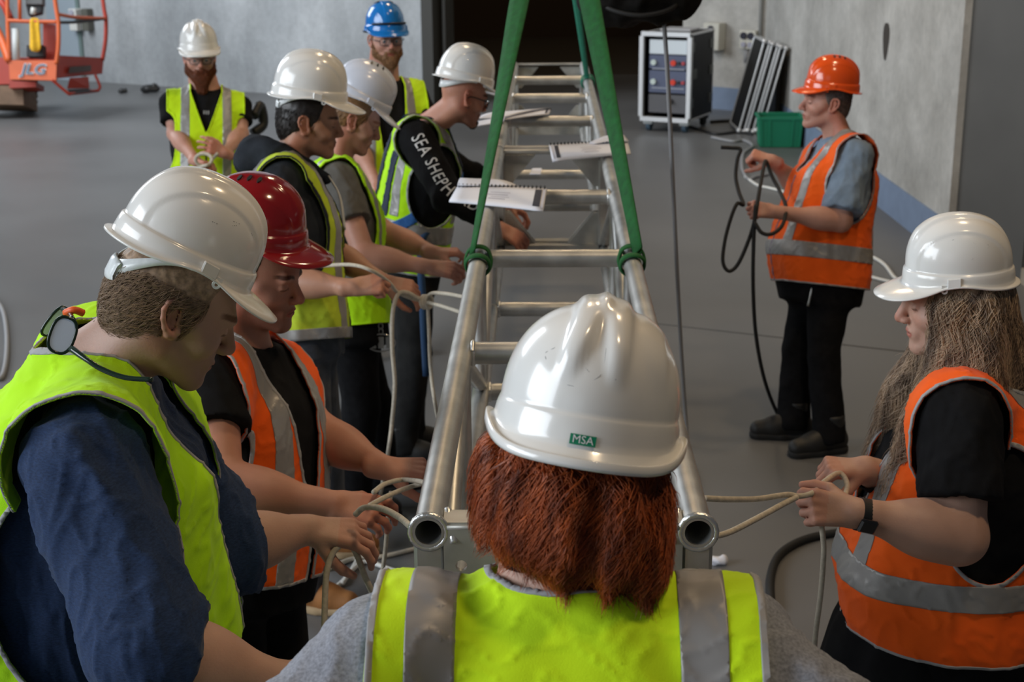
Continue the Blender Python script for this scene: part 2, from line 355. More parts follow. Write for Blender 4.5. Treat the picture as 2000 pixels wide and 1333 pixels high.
for (s0, s1, rg) in ((0.0, joints[0] - .012, rungs1), (joints[0] + .012, joints[1], rungs2)):
    for x in (-h, h):
        for z in (0, -TH): chord(x, z, s0, s1)
    stops = [s0] + rg + [s1]
    for s in rg:
        for z in (0, -TH):
            strut('rung', tp(s, -h + .02, z), tp(s, h - .02, z))
            for x in (-1, 1): weld(tp(s, x * (h - RT - .001), z), Lt, RT)
        for x in (-h, h): strut('side_post', tp(s, x, -.02), tp(s, x, -TH + .02), .0205)
    for i in range(len(stops) - 1):
        for x in (-h, h):
            a, b = (stops[i], stops[i + 1]) if i % 2 else (stops[i + 1], stops[i])
            strut('side_brace', tp(a, x, -.02), tp(b, x, -TH + .02), .0205)
    # end frames: a welded plate with corner gussets and bolt holes
    for s, sg in ((s0, 1), (s1, -1)):
        sc_ = s + sg * .03
        mb = MB(); Rm = np.array([Lt, T_, A3(0, 0, 1)])
        mb.box(tp(sc_, 0, .012), (2 * h - 2 * RT + .004, .052, .008), Rm); mb.build('end_bar', M_alu_d, truss); mb = MB(); mb.box(tp(sc_, 0, -TH), (2 * h - 2 * RT + .004, .052, .05), Rm); mb.build('end_bar', M_alu_d, truss)
        for x in (-1, 1):
            mb = MB(); mb.box(tp(sc_, x * h, -TH / 2), (.05, .052, TH - 2 * RT + .006), Rm, .006); mb.build('end_post', M_alu, truss)
        th = .010
        for zc_, zs in ((-.008, -1), (-TH + .024, 1)):
            for x in (-1, 1):
                full = (s == 0.0 and zs == -1)
                wg, hg = (h - .004, .16) if full else (.15, .13)
                x0 = x * (h - .024)
                poly = [tp(s + sg * .004, x0, zc_), tp(s + sg * .004, x0 - x * (wg - .024), zc_), tp(s + sg * .004, x0 - x * (wg - .024 if full else .02), zc_ + zs * (.10 if full else hg)), tp(s + sg * .004, x0, zc_ + zs * hg)]
                if full:
                    # the plate the lens looks at: round bolt hole left open
                    cx, cz = x * (h - .052), -.058
                    c0 = tp(s + .004, cx, cz); an = np.linspace(0, 2 * np.pi, 24, endpoint=False)
                    mbp = MB(); inner = [(cx + .0095 * math.cos(t), cz + .0095 * math.sin(t)) for t in an]
                    bx0, bx1 = sorted((x0, x * .004)); bz0, bz1 = -.16, .007
                    outer = []
                    for t in an:
                        dx, dz = math.cos(t), math.sin(t)
                        k = min([v for v in ((bx1 - cx) / dx if dx > 1e-6 else 9, (bx0 - cx) / dx if dx < -1e-6 else 9, (bz1 - cz) / dz if dz > 1e-6 else 9, (bz0 - cz) / dz if dz < -1e-6 else 9)])
                        outer.append((cx + dx * k, cz + dz * k))
                    V = [tp(s + o_, u, v) for o_ in (0, th) for ring in (inner, outer) for (u, v) in ring]; n = len(an); F = []
                    for j in range(n):
                        k = (j + 1) % n
                        F += [(j, k, n + k, n + j)[::-1], (2 * n + j, 2 * n + k, 3 * n + k, 3 * n + j), (j, k, 2 * n + k, 2 * n + j), (n + j, n + k, 3 * n + k, 3 * n + j)[::-1]]
                    mbp.add(V, F); mbp.build('end_plate', M_alu_d, truss)
                else:
                    mb = MB(); mb.prism(poly, T_ * 0, T_ * sg * th); mb.build('gusset_plate', M_alu_d, truss)
                    if s not in (0.0,):
                        c = tp(s - sg * .004, x0 - x * .04, zc_ + zs * .035); an = np.linspace(0, 2 * np.pi, 6, endpoint=False)
                        mb = MB(); mb.prism([c + .017 * (math.cos(t) * Lt + math.sin(t) * A3(0, 0, 1)) for t in an], -T_ * .012, T_ * .022); mb.build('bolt', M_bolt, truss)
    if s0 == 0.0:
        for x in (-1, 1):
            weld(tp(.004, x * h, 0), T_, RT + .004)
            mb = MB(); mb.tube(spline([tp(.06, x * (h - RT - .002), .014), tp(.035, x * (h - RT - .006), .006), tp(.01, x * (h - RT - .012), -.004), tp(.0, x * (h - RT - .016), -.018)], 16), .007, 8); mb.build('weld_bead', M_weld, truss, True)
        mb = MB(); mb.tube(spline([tp(.003, -h + .03, .008), tp(.003, 0, .0085), tp(.003, h - .03, .008)], 10), .005, 6); mb.build('weld_bead', M_alu_d, truss, True)

# ------------------------------------------------------------------ slings, hoist bag and cable
apex = at(1082, -330, 5.4)
def sling(name, label, anchor, dx, m, top, w0, w1, tw0, tw1, off0=A3(0, 0, 0)):
    t = thing(name, label, 'sling', anchor, 'green lifting slings')
    A = anchor + A3(0, 0, RT) + off0; B = top
    n = 40; P = np.array([A + (B - A) * u + A3(0, 0, 0) for u in np.linspace(0, 1, n)])
    d = nrm(B - A); side = nrm(np.cross(d, A3(0, 1, 0))); fr = np.cross(side, d)
    for k, (o1, tws) in enumerate(((-.006, 0.0), (.006, 0.9))):
        V = []; F = []
        for i, u in enumerate(np.linspace(0, 1, n)):
            ang = tw0 + (tw1 - tw0) * u + tws * math.sin(math.pi * min(1, u * 1.2)) * .5
            wv = (w0 + (w1 - w0) * min(1, u * 2.0)) / 2
            s_ = math.cos(ang) * side + math.sin(ang) * fr; q = np.cross(s_, d)
            c = P[i] + fr * o1 * 1.5 + side * o1 * 2.2 * (0.4 + u) * (1 if k else -1) * dx
            for (a, b) in ((-1, -1), (-.35, -1.6), (.35, -1.6), (1, -1), (1, 1), (.35, 1.6), (-.35, 1.6), (-1, 1)): V.append(c + s_ * wv * a + q * .0022 * b)
        m8 = 8
        for i in range(n - 1):
            for j in range(m8):
                l = (j + 1) % m8; F.append((i * m8 + j, i * m8 + l, (i + 1) * m8 + l, (i + 1) * m8 + j))
        F.append(tuple(range(m8))[::-1]); F.append(tuple(range((n - 1) * m8, n * m8)))
        mk('webbing_strand', np.array(V), F, m, t, True)
    # choked loop round the chord
    for k, ds in enumerate((-.028, .022)):
        an = np.linspace(-2.3 - .5 * k, 3.98 - .4 * k, 40); c = anchor + T_ * ds; rr = RT + .006 + .004 * k; V = []; F = []
        for i, a in enumerate(an):
            e = Lt * math.cos(a) * (rr + .004 * math.sin(a) ** 2) + A3(0, 0, 1) * math.sin(a) * rr; tilt = .022 * math.sin(a) * (1 if k else -1)
            n0 = nrm(e)
            for (s_, o) in ((-.021, -.002), (-.012, .0035), (.012, .0035), (.021, -.002), (.012, -.004), (-.012, -.004)): V.append(c + e + T_ * (s_ + tilt) + n0 * (o + .002))
        for i in range(len(an) - 1):
            for j in range(6): F.append((i * 6 + j, i * 6 + (j + 1) % 6, (i + 1) * 6 + (j + 1) % 6, (i + 1) * 6 + j))
        mk('choke_loop', np.array(V), F, m, t, True)
    return t
sling('round_sling', 'green lifting sling choked round the left truss tube', tp(rungs1[1] - .05, -h), -1, M_sling, apex + A3(-.03, 0, 0), .035, .075, 1.25, .1, Lt * -.022)
sling('round_sling', 'twisted green lifting sling choked round the right truss tube', tp(rungs1[1] - .05, h), 1, M_sling, apex + A3(.03, 0, 0), .04, .075, .9, .3, Lt * .022)
sling('round_sling', 'narrow teal sling tied to the far right truss tube', tp(rungs2[2] - .1, h), 1, M_teal, apex + A3(.02, .25, .0), .03, .045, .7, .9)
# ------------------------------------------------------------------ signed distance modelling of figures
f32 = np.float32
class Field:
    def __init__(s): s.ops = []
    def cone(s, a, b, ra, rb, k=.012, op='u'):
        a = np.asarray(a, f32); b = np.asarray(b, f32); ab = b - a; L2 = float(ab @ ab) + 1e-9
        def fn(P):
            q = P - a; t = np.clip((q @ ab) / L2, 0, 1); q = q - t[..., None] * ab
            return np.sqrt((q * q).sum(-1)) - (ra + (rb - ra) * t)
        s.ops.append((fn, k, op)); return s
    def ell(s, c, r, R=None, k=.012, op='u'):
        c = np.asarray(c, f32); r = np.asarray(r, f32); R = np.eye(3, dtype=f32) if R is None else np.asarray(R, f32)
        def fn(P):
            q = (P - c) @ R.T; k0 = np.sqrt(((q / r) ** 2).sum(-1)); k1 = np.sqrt(((q / (r * r)) ** 2).sum(-1))
            return k0 * (k0 - 1) / np.maximum(k1, 1e-6)
        s.ops.append((fn, k, op)); return s
    def loft(s, o, R, tab, n=2.4, k=.03, op='u'):
        """tab rows: z, half width, half depth, y offset, x offset ; smooth along z"""
        tab = np.array(sorted(tab), dtype=np.float64); z = tab[:, 0]; zz = np.linspace(z[0], z[-1], 160)
        cols = [np.interp(zz, z, tab[:, i]) for i in range(1, 5)]
        ker = np.hanning(17); ker /= ker.sum()
        cols = [np.convolve(np.pad(c, 8, mode='edge'), ker, 'valid') for c in cols]
        o = np.asarray(o, f32); R = np.asarray(R, f32); z0, z1 = z[0], z[-1]
        def fn(P):
            q = (P - o) @ R.T; zc = np.clip(q[..., 2], z0, z1)
            i = (zc - z0) / (z1 - z0) * 159; i0 = np.minimum(i.astype(np.int32), 158); fr = (i - i0).astype(f32)
            g = lambda c: (lambda c32: c32[i0] * (1 - fr) + c32[i0 + 1] * fr)(c.astype(f32))
            a, b, oy, ox = (g(c) for c in cols)
            x = np.abs(q[..., 0] - ox) / a; y = np.abs(q[..., 1] - oy) / b
            k0 = (x ** n + y ** n + 1e-9) ** (1 / n)
            k1 = np.sqrt((x / a) ** 2 + (y / b) ** 2) / np.maximum(np.sqrt(x * x + y * y), 1e-6)
            d = (k0 - 1) / np.maximum(k1, 1e-4)
            dz = np.maximum(q[..., 2] - z1, z0 - q[..., 2])
            return np.where(dz > 0, np.sqrt(np.maximum(d, 0) ** 2 + dz * dz), np.maximum(d, dz))
        s.ops.append((fn, k, op)); return s
    def plane(s, p, nn, k=.004):
        """cut away the side the normal points to"""
        p = np.asarray(p, f32); nn = np.asarray(nrm(nn), f32)
        s.ops.append((lambda P: (P - p) @ nn, k, 'i')); return s
    def raw(s, fn, k, op='u'): s.ops.append((fn, k, op)); return s
    @staticmethod
    def _join(a, d, k, op):
        if op == 'u':
            h = np.clip(.5 + .5 * (a - d) / k, 0, 1); return a + (d - a) * h - k * h * (1 - h)
        if op == 's': d = -d
        h = np.clip(.5 - .5 * (a - d) / k, 0, 1); return a + (d - a) * h + k * h * (1 - h)
    def eval(s, P):
        P = np.asarray(P, f32); a = np.full(P.shape[:-1], 9.0, f32)
        for fn, k, op in s.ops: a = s._join(a, fn(P), k, op)
        return a
    def eval_blocks(s, P, C, rad):
        a = np.full(P.shape[:-1], 9.0, f32)
        for fn, k, op in s.ops:
            dc = fn(C)
            if op == 'i': sel = dc > -(rad * 1.5 + k)
            else: sel = dc < rad * 1.5 + k + .01
            if sel.any(): a[sel] = s._join(a[sel], fn(P[sel]), k, op)
        return a
    def grad(s, P, e=.002):
        return np.stack([s.eval(P + np.array(v, f32) * e) - s.eval(P - np.array(v, f32) * e) for v in ((1, 0, 0), (0, 1, 0), (0, 0, 1))], -1) / (2 * e)

_CO = np.array([(i, j, k) for i in (0, 1) for j in (0, 1) for k in (0, 1)])
_ED = [(a, b) for a in range(8) for b in range(a + 1, 8) if np.abs(_CO[a] - _CO[b]).sum() == 1]
def iso(field, lo, hi, h):
    """surface nets over sparse blocks -> V, quads"""
    B = 8; S = B * h; lo = np.asarray(lo, np.float64); n = np.maximum(1, np.ceil((np.asarray(hi) - lo) / S)).astype(int)
    I = np.stack(np.meshgrid(*[np.arange(k) for k in n], indexing='ij'), -1).reshape(-1, 3)
    C = (lo + (I + .5) * S).astype(f32); rad = S * .87
    d = np.concatenate([field.eval(c) for c in np.array_split(C, max(1, len(C) // 200000))])
    keep = np.abs(d) < rad * 1.35 + .006; I = I[keep]; C = C[keep]
    if not len(I): return np.zeros((0, 3)), np.zeros((0, 4), int)
    g = np.stack(np.meshgrid(*[np.arange(B + 1)] * 3, indexing='ij'), -1).reshape(-1, 3)
    off = (g * h).astype(f32); NN = n * B + 2
    Vs, IDs, Q = [], [], []
    gid = lambda c: c[..., 0] + NN[0] * (c[..., 1] + NN[1] * c[..., 2])
    for s0 in range(0, len(I), 700):
        Ib = I[s0:s0 + 700]; org = (lo + Ib * S).astype(f32)
        D = field.eval_blocks(org[:, None] + off, C[s0:s0 + 700], rad).reshape(-1, B + 1, B + 1, B + 1)
        ins = D < 0
        cnt = sum(ins[:, i:i + B, j:j + B, k:k + B].astype(np.int8) for i, j, k in _CO)
        bi, x, y, z = np.nonzero((cnt > 0) & (cnt < 8))
        if len(bi):
            cv = np.stack([D[bi, x + i, y + j, z + k] for i, j, k in _CO], -1); acc = np.zeros((len(bi), 3)); num = np.zeros(len(bi))
            for a, b in _ED:
                va, vb = cv[:, a], cv[:, b]; m = (va < 0) != (vb < 0); t = np.where(m, va / np.where(m, va - vb, 1), 0)
                acc += np.where(m[:, None], _CO[a] + (_CO[b] - _CO[a]) * t[:, None], 0); num += m
            cell = Ib[bi] * B + np.stack([x, y, z], -1)
            Vs.append(lo + (cell + acc / num[:, None]) * h); IDs.append(gid(cell))
        for ax in range(3):
            e = [slice(0, B)] * 3; e2 = [slice(0, B)] * 3; e2[ax] = slice(1, B + 1)
            a, b = ins[(slice(None), *e)], ins[(slice(None), *e2)]
            bi, x, y, z = np.nonzero(a != b)
            if not len(bi): continue
            cell = Ib[bi] * B + np.stack([x, y, z], -1); u = np.zeros(3, int); v = np.zeros(3, int); u[(ax + 1) % 3] = 1; v[(ax + 2) % 3] = 1
            ok = (cell - u - v).min(1) >= 0
            q = np.stack([gid(cell - u - v), gid(cell - v), gid(cell), gid(cell - u)], -1)
            fl = b[bi, x, y, z]; q[fl] = q[fl][:, ::-1]; Q.append(q[ok])
    if not Vs: return np.zeros((0, 3)), np.zeros((0, 4), int)
    V = np.concatenate(Vs); ID = np.concatenate(IDs); Q = np.concatenate(Q)
    o = np.argsort(ID); V = V[o]; ID = ID[o]
    p = np.searchsorted(ID, Q); p = np.minimum(p, len(ID) - 1); good = (ID[p] == Q).all(1)
    return V, p[good]
def vnormals(V, F):
    N = np.zeros_like(V); a = V[F[:, 1]] - V[F[:, 0]]; b = V[F[:, -1]] - V[F[:, 0]]; c = V[F[:, 2]] - V[F[:, 0]]
    fn = np.cross(a, c) + (np.cross(c, b) if F.shape[1] == 4 else 0)
    for i in range(F.shape[1]): np.add.at(N, F[:, i], fn)
    return N / (np.linalg.norm(N, axis=1)[:, None] + 1e-12)
def tris(F): return np.concatenate([F[:, [0, 1, 2]], F[:, [0, 2, 3]]]) if F.shape[1] == 4 else F
def clip(X, T, g):
    """keep the part of a triangle sheet where g > 0; X holds any per-vertex columns"""
    ins = g > 0; c = ins[T].sum(1); full = T[c == 3]
    out = [full]; newX = []; base = len(X); keys = {}
    def edge(i, j):
        k = np.stack([np.minimum(i, j), np.maximum(i, j)], -1); return k
    E = []; jobs = []
    for cnt, want in ((1, True), (2, False)):
        t = T[c == cnt]
        if not len(t): continue
        r = np.argmax(ins[t] == want, 1); t = np.stack([t[np.arange(len(t)), (r + q) % 3] for q in range(3)], -1)
        E += [edge(t[:, 0], t[:, 1]), edge(t[:, 0], t[:, 2])]; jobs.append((cnt, t))
    if E:
        allE = np.concatenate(E); u, inv = np.unique(allE, axis=0, return_inverse=True); inv = inv.ravel()
        ga, gb = g[u[:, 0]], g[u[:, 1]]; t_ = np.clip(ga / (ga - gb), .02, .98)[:, None]
        newX = X[u[:, 0]] * (1 - t_) + X[u[:, 1]] * t_; X = np.concatenate([X, newX]); p = 0
        for cnt, t in jobs:
            m = len(t); e1 = base + inv[p:p + m]; e2 = base + inv[p + m:p + 2 * m]; p += 2 * m
            if cnt == 1: out.append(np.stack([t[:, 0], e1, e2], -1))
            else: out += [np.stack([e1, t[:, 1], t[:, 2]], -1), np.stack([e1, t[:, 2], e2], -1)]
    T = np.concatenate(out); used = np.unique(T); mp = np.full(len(X), -1); mp[used] = np.arange(len(used))
    return X[used], mp[T]
_k = np.random.default_rng(3); _KD = _k.normal(size=(40, 3)); _KD /= np.linalg.norm(_KD, axis=1)[:, None]; _KP = _k.uniform(0, 6.28, 40); _KS = _k.uniform(.6, 1.5, 40)
def wob(P, f, s=0, n=10):
    """smooth pseudo noise, about -1..1"""
    r = np.zeros(P.shape[:-1])
    for i in range(n):
        j = (i + s * 7) % 40; r += np.sin((P @ _KD[j]) * f * _KS[j] + _KP[j] + 1.3 * np.sin((P @ _KD[(j + 11) % 40]) * f * .7 + _KP[(j + 5) % 40]))
    return r / math.sqrt(n * .5) * .6
def ridge(P, f, s=0): return 1 - np.abs(wob(P, f, s, 8)) * 1.6
def thick(X, T, t):
    """give an open sheet an inner face t behind it and close its rim; X columns: xyz, normal"""
    n = len(X); Vi = X[:, :3] - X[:, 3:6] * t; V = np.concatenate([X[:, :3], Vi])
    e = np.concatenate([T[:, [0, 1]], T[:, [1, 2]], T[:, [2, 0]]]); k = np.sort(e, 1)
    u, inv, cn = np.unique(k, axis=0, return_inverse=True, return_counts=True); b = e[cn[inv.ravel()] == 1]
    rim = np.concatenate([np.stack([b[:, 1], b[:, 0], b[:, 0] + n], -1), np.stack([b[:, 1], b[:, 0] + n, b[:, 1] + n], -1)])
    return V, np.concatenate([T, T[:, ::-1] + n, rim])

# ------------------------------------------------------------------ frames, heads, hands
def heading(yaw, pitch=0.0, roll=0.0):
    """rows right, front, up; yaw 0 looks away from the lens, 90 to photo right; pitch > 0 looks down; roll > 0 tips to the own right"""
    y, p, r = (math.radians(v) for v in (yaw, pitch, roll))
    F = A3(math.cos(p) * math.sin(y), math.cos(p) * math.cos(y), -math.sin(p)); R = A3(math.cos(y), -math.sin(y), 0); U = np.cross(R, F)
    return np.array([R * math.cos(r) - U * math.sin(r), F, U * math.cos(r) + R * math.sin(r)])
def L2W(o, R, p): return np.asarray(o) + np.asarray(p) @ R
def add_head(f, o, R, s=1.0, nose=1.0, jaw=1.0, fat=0.0, smile=0):
    P = lambda x, y, z: L2W(o, R, A3(x, y, z) * s)
    E = lambda c, r, k=.012, op='u', RR=None: f.ell(P(*c), A3(*r) * s, R if RR is None else RR, k * s, op)
    C = lambda a, b, ra, rb, k=.012, op='u': f.cone(P(*a), P(*b), ra * s, rb * s, k * s, op)
    E((0, -.008, .026), (.075, .096, .092), .02); E((0, .028, -.035), (.058 + fat, .062, .078), .03)
    for sx in (-1, 1):
        C((sx * .052, .0, -.062), (sx * .016, .072, -.100), .020 + fat * .7, .017 + fat * .4, .025)
        E((sx * .040, .057, -.028), (.024 + fat, .024, .022), .018)
        C((sx * .058, .03, -.01), (sx * .05, .05, -.03), .018, .016, .02)
    E((0, .078, -.101), (.021 * jaw, .018, .016), .014)
    C((-.034, .082, .021), (.034, .082, .021), .013, .013, .016)
    for sx in (-1, 1): E((sx * .032, .100, .000), (.019, .016, .013), .012, 's')
    for sx in (-1, 1): E((sx * .0315, .0765, -.001), (.0155, .0125, .0115), .003)
    C((0, .086, .014), (0, .110 + .006 * (nose - 1), -.026), .0085, .0115 * nose, .010); E((0, .110 + .010 * (nose - 1), -.031), (.0115, .0115, .010), .006)
    for sx in (-1, 1): E((sx * .0115, .101, -.035), (.0085, .011, .0075), .005); E((sx * .0065, .108, -.0425), (.0035, .005, .004), .003, 's')
    E((0, .083, -.064), (.030, .014, .022), .014)
    E((0, .0935, -.0600), (.0225, .0075, .0048), .004); E((0, .0915, -.0705), (.0195, .0080, .0056), .004); E((0, .100, -.0650), (.026, .008, .0011), .0025, 's')
    for sx in (-1, 1):      # ears: a tilted plate with a rolled rim, a hollow and a lobe
        Q = lambda out, fw, up: (sx * (.0735 + out + max(0, -fw - .002) * .45), -.010 + fw * .97 + up * -.28, -.008 + up * .96 + fw * .27)
        prev = None
        for fw, up in ((.010, .008), (.013, .020), (.007, .030), (-.004, .0335), (-.014, .029), (-.0195, .017), (-.0185, .002), (-.0125, -.013), (-.004, -.024), (.004, -.027), (.009, -.019), (.010, -.010)):
            q = Q(.0085 if fw < 0 else .006, fw, up); r = .0042 if up > -.015 else .0058
            if prev is not None: C(prev[0], q, prev[1], r, .003)
            prev = (q, r)
        C(Q(.001, -.002, .022), Q(.001, -.003, -.010), .0075, .0065, .004); C(Q(.003, -.011, .016), Q(.003, -.008, -.006), .0045, .0040, .003)
        E(Q(.010, .001, .000), (.0060, .0075, .011), .003, 's'); C(Q(.006, .010, .003), Q(.006, .008, -.006), .0042, .0042, .003)
def head_tint(V, o, R, s, stubble=0.0, brow=(.25, .16, .10), lips=(.80, .48, .46), lash=True):
    q = (V - o) @ R.T / s; c = np.ones((len(V), 3)); x, y, z = np.abs(q[:, 0]), q[:, 1], q[:, 2]
    sm = lambda a, b, v: np.clip((v - a) / (b - a), 0, 1)
    def lay(w, col):
        nonlocal c; w = w[:, None]; c = c * (1 - w) + c * np.asarray(col) * w
    lay(sm(.10, .118, y) * sm(-.055, -.045, z) * sm(.01, -.01, z) * .6 + sm(.070, .078, x) * sm(.01, 0, y) * .55, (1.0, .68, .62))
    lay(sm(.022, .0, np.hypot(x - .045, z + .03)) * (y > .03) * .5, (1.0, .75, .70))
    lip = ((q[:, 0] / .0235) ** 2 + ((z + .0655) / .0115) ** 2 < 1) & (y > .082); lay(lip * 1.0, lips)
    lay((((q[:, 0] / .024) ** 2 + ((z + .0650) / .0016) ** 2 < 1) & (y > .08)) * .7, (.35, .2, .2))
    bz = .0225 + .006 * np.sin(np.clip((x - .012) / .040, 0, 1) * 2.6)
    lay((sm(.0055, .0035, np.abs(z - bz)) * sm(.011, .015, x) * sm(.056, .048, x) * (y > .05)) * .95, brow)
    if lash: lay(sm(.0030, .0015, np.abs(z + .0045 - .02 * np.abs(x - .0315) )) * (np.abs(x - .0315) < .0145) * (y > .06) * .8, (.22, .15, .12))
    if stubble:
        w = sm(-.035, -.055, z - .35 * np.maximum(0, .03 - y)) * sm(-.02, .01, y) * (~lip) * sm(-.135, -.11, z); lay(w * stubble, (.45, .38, .36))
    return c
def add_hand(f, Wp, D, N, right, s=1.0, curl=(25, 40, 30), spread=6, thumb=(.6, .35), fing=None):
    D = nrm(D); N = nrm(N - D * (N @ D)); Sd = np.cross(N, D) * (1 if right else -1)
    Wp = np.asarray(Wp); f.cone(Wp - D * .03 * s, Wp + D * .012 * s, .0255 * s, .024 * s, .012)
    for i, o in enumerate((.030, .0105, -.010, -.029)):
        K = Wp + D * (.092 - .004 * abs(i - 1)) * s + Sd * o * s + N * .003 * s
        f.cone(Wp + D * .015 * s + Sd * o * .55 * s, K, .0165 * s, .0112 * s, .010)
        cu = fing[i] if fing else tuple(c * (1 + .10 * i) for c in curl)
        L = (.074, .082, .076, .060)[i] * s; a = 0; p = K; sp = math.radians(spread) * (1.2, .3, -.6, -1.5)[i]
        for j, (q, r0, r1) in enumerate(((.44, .0098, .0090), (.31, .0090, .0083), (.25, .0083, .0068))):
            a += math.radians(cu[j]); dd = nrm(math.cos(a) * (D * math.cos(sp) + Sd * math.sin(sp)) - math.sin(a) * N)
            e = p + dd * L * q; f.cone(p, e, r0 * s * (.9 if i == 3 else 1), r1 * s * (.9 if i == 3 else 1), .004 if j == 0 else .003); p = e
    t0 = Wp + D * .024 * s + Sd * .020 * s - N * .006 * s; o_, c_ = thumb
    d1 = nrm(D * .60 + Sd * o_ - N * c_); t1 = t0 + d1 * .046 * s; d2 = nrm(D * .9 + Sd * (o_ - .35) - N * (c_ + .1)); t2 = t1 + d2 * .033 * s
    d3 = nrm(D * .95 + Sd * (o_ - .65) - N * (c_ + .05)); t3 = t2 + d3 * .027 * s
    f.cone(t0, t1, .0175 * s, .0125 * s, .010); f.cone(t1, t2, .0118 * s, .0105 * s, .004); f.cone(t2, t3, .0105 * s, .0080 * s, .003)

# ------------------------------------------------------------------ hair
def strand_mesh(paths, r0, r1=None):
    """paths (n, m, 3) -> three-sided tapering hairs"""
    n, m, _ = paths.shape; T = np.gradient(paths, axis=1); T /= np.linalg.norm(T, axis=2)[..., None] + 1e-9
    ref = np.array([.31, .52, .79]); N1 = np.cross(T, ref); N1 /= np.linalg.norm(N1, axis=2)[..., None] + 1e-9; N2 = np.cross(T, N1)
    taper = np.interp(np.linspace(0, 1, m), [0, .6, 1], [1, .9, .15]); rad = (r0 * taper)[None, :, None]
    ring = [paths + rad * (math.cos(a) * N1 + math.sin(a) * N2) for a in (0, 2.094, 4.189)]
    V = np.stack(ring, 2).reshape(-1, 3); b = (np.arange(n)[:, None] * m + np.arange(m - 1)[None]) * 3; F = []
    for j in range(3):
        k = (j + 1) % 3; F.append(np.stack([b + j, b + k, b + 3 + k, b + 3 + j], -1).reshape(-1, 4))
    return V, np.concatenate(F)
def comb(field, roots, flow, length, m=10, lift=.002, wave=0.0, wf=60, seed=0, grav=0.0, cling=1.0, free=None):
    """grow hairs over a field along a flow function; returns (n, m, 3)"""
    g = np.random.default_rng(seed); n = len(roots); L = length * g.uniform(.6, 1.15, n) if np.isscalar(length) else length
    P = [roots]; p = roots.copy(); ph = g.uniform(0, 6.28, n); jit = g.normal(0, 1, (n, 3)); 
    for i in range(1, m):
        u = i / (m - 1); gr = field.grad(p); gr /= np.linalg.norm(gr, axis=1)[:, None] + 1e-9
        d = flow(p, u) + jit * .16; d = d - gr * (d * gr).sum(1)[:, None] * cling; d[:, 2] -= grav * u; d /= np.linalg.norm(d, axis=1)[:, None] + 1e-9
        if wave: d = d + np.cross(d, gr) * (wave * np.sin(ph + u * wf * L))[:, None]
        p = p + d * (L / (m - 1))[:, None]
        dist = field.eval(p); tgt = lift * (.3 + u) * (.6 + .8 * (ph / 6.28))
        push = np.clip(tgt - dist, 0, .03) if free is not None and u > free else (tgt - dist)
        p = p + gr * push[:, None]; P.append(p)
    return np.stack(P, 1)
def sample_surface(V, F, n, seed=0, keep=None):
    g = np.random.default_rng(seed); T = tris(F); a = np.linalg.norm(np.cross(V[T[:, 1]] - V[T[:, 0]], V[T[:, 2]] - V[T[:, 0]]), axis=1)
    if keep is not None: a = a * keep(V[T].mean(1))
    i = g.choice(len(T), n, p=a / a.sum()); u, v = g.uniform(size=(2, n)); m = u + v > 1; u[m] = 1 - u[m]; v[m] = 1 - v[m]
    t = V[T[i]]; return t[:, 0] + (t[:, 1] - t[:, 0]) * u[:, None] + (t[:, 2] - t[:, 0]) * v[:, None]
def merge(*parts):
    V = []; F = []; n = 0
    for v, f in parts:
        V.append(v); F.append(f + n); n += len(v)
    return np.concatenate(V), np.concatenate(F)
def quadify(F): return F if F.shape[1] == 4 else np.concatenate([F, F[:, 2:3]], 1)

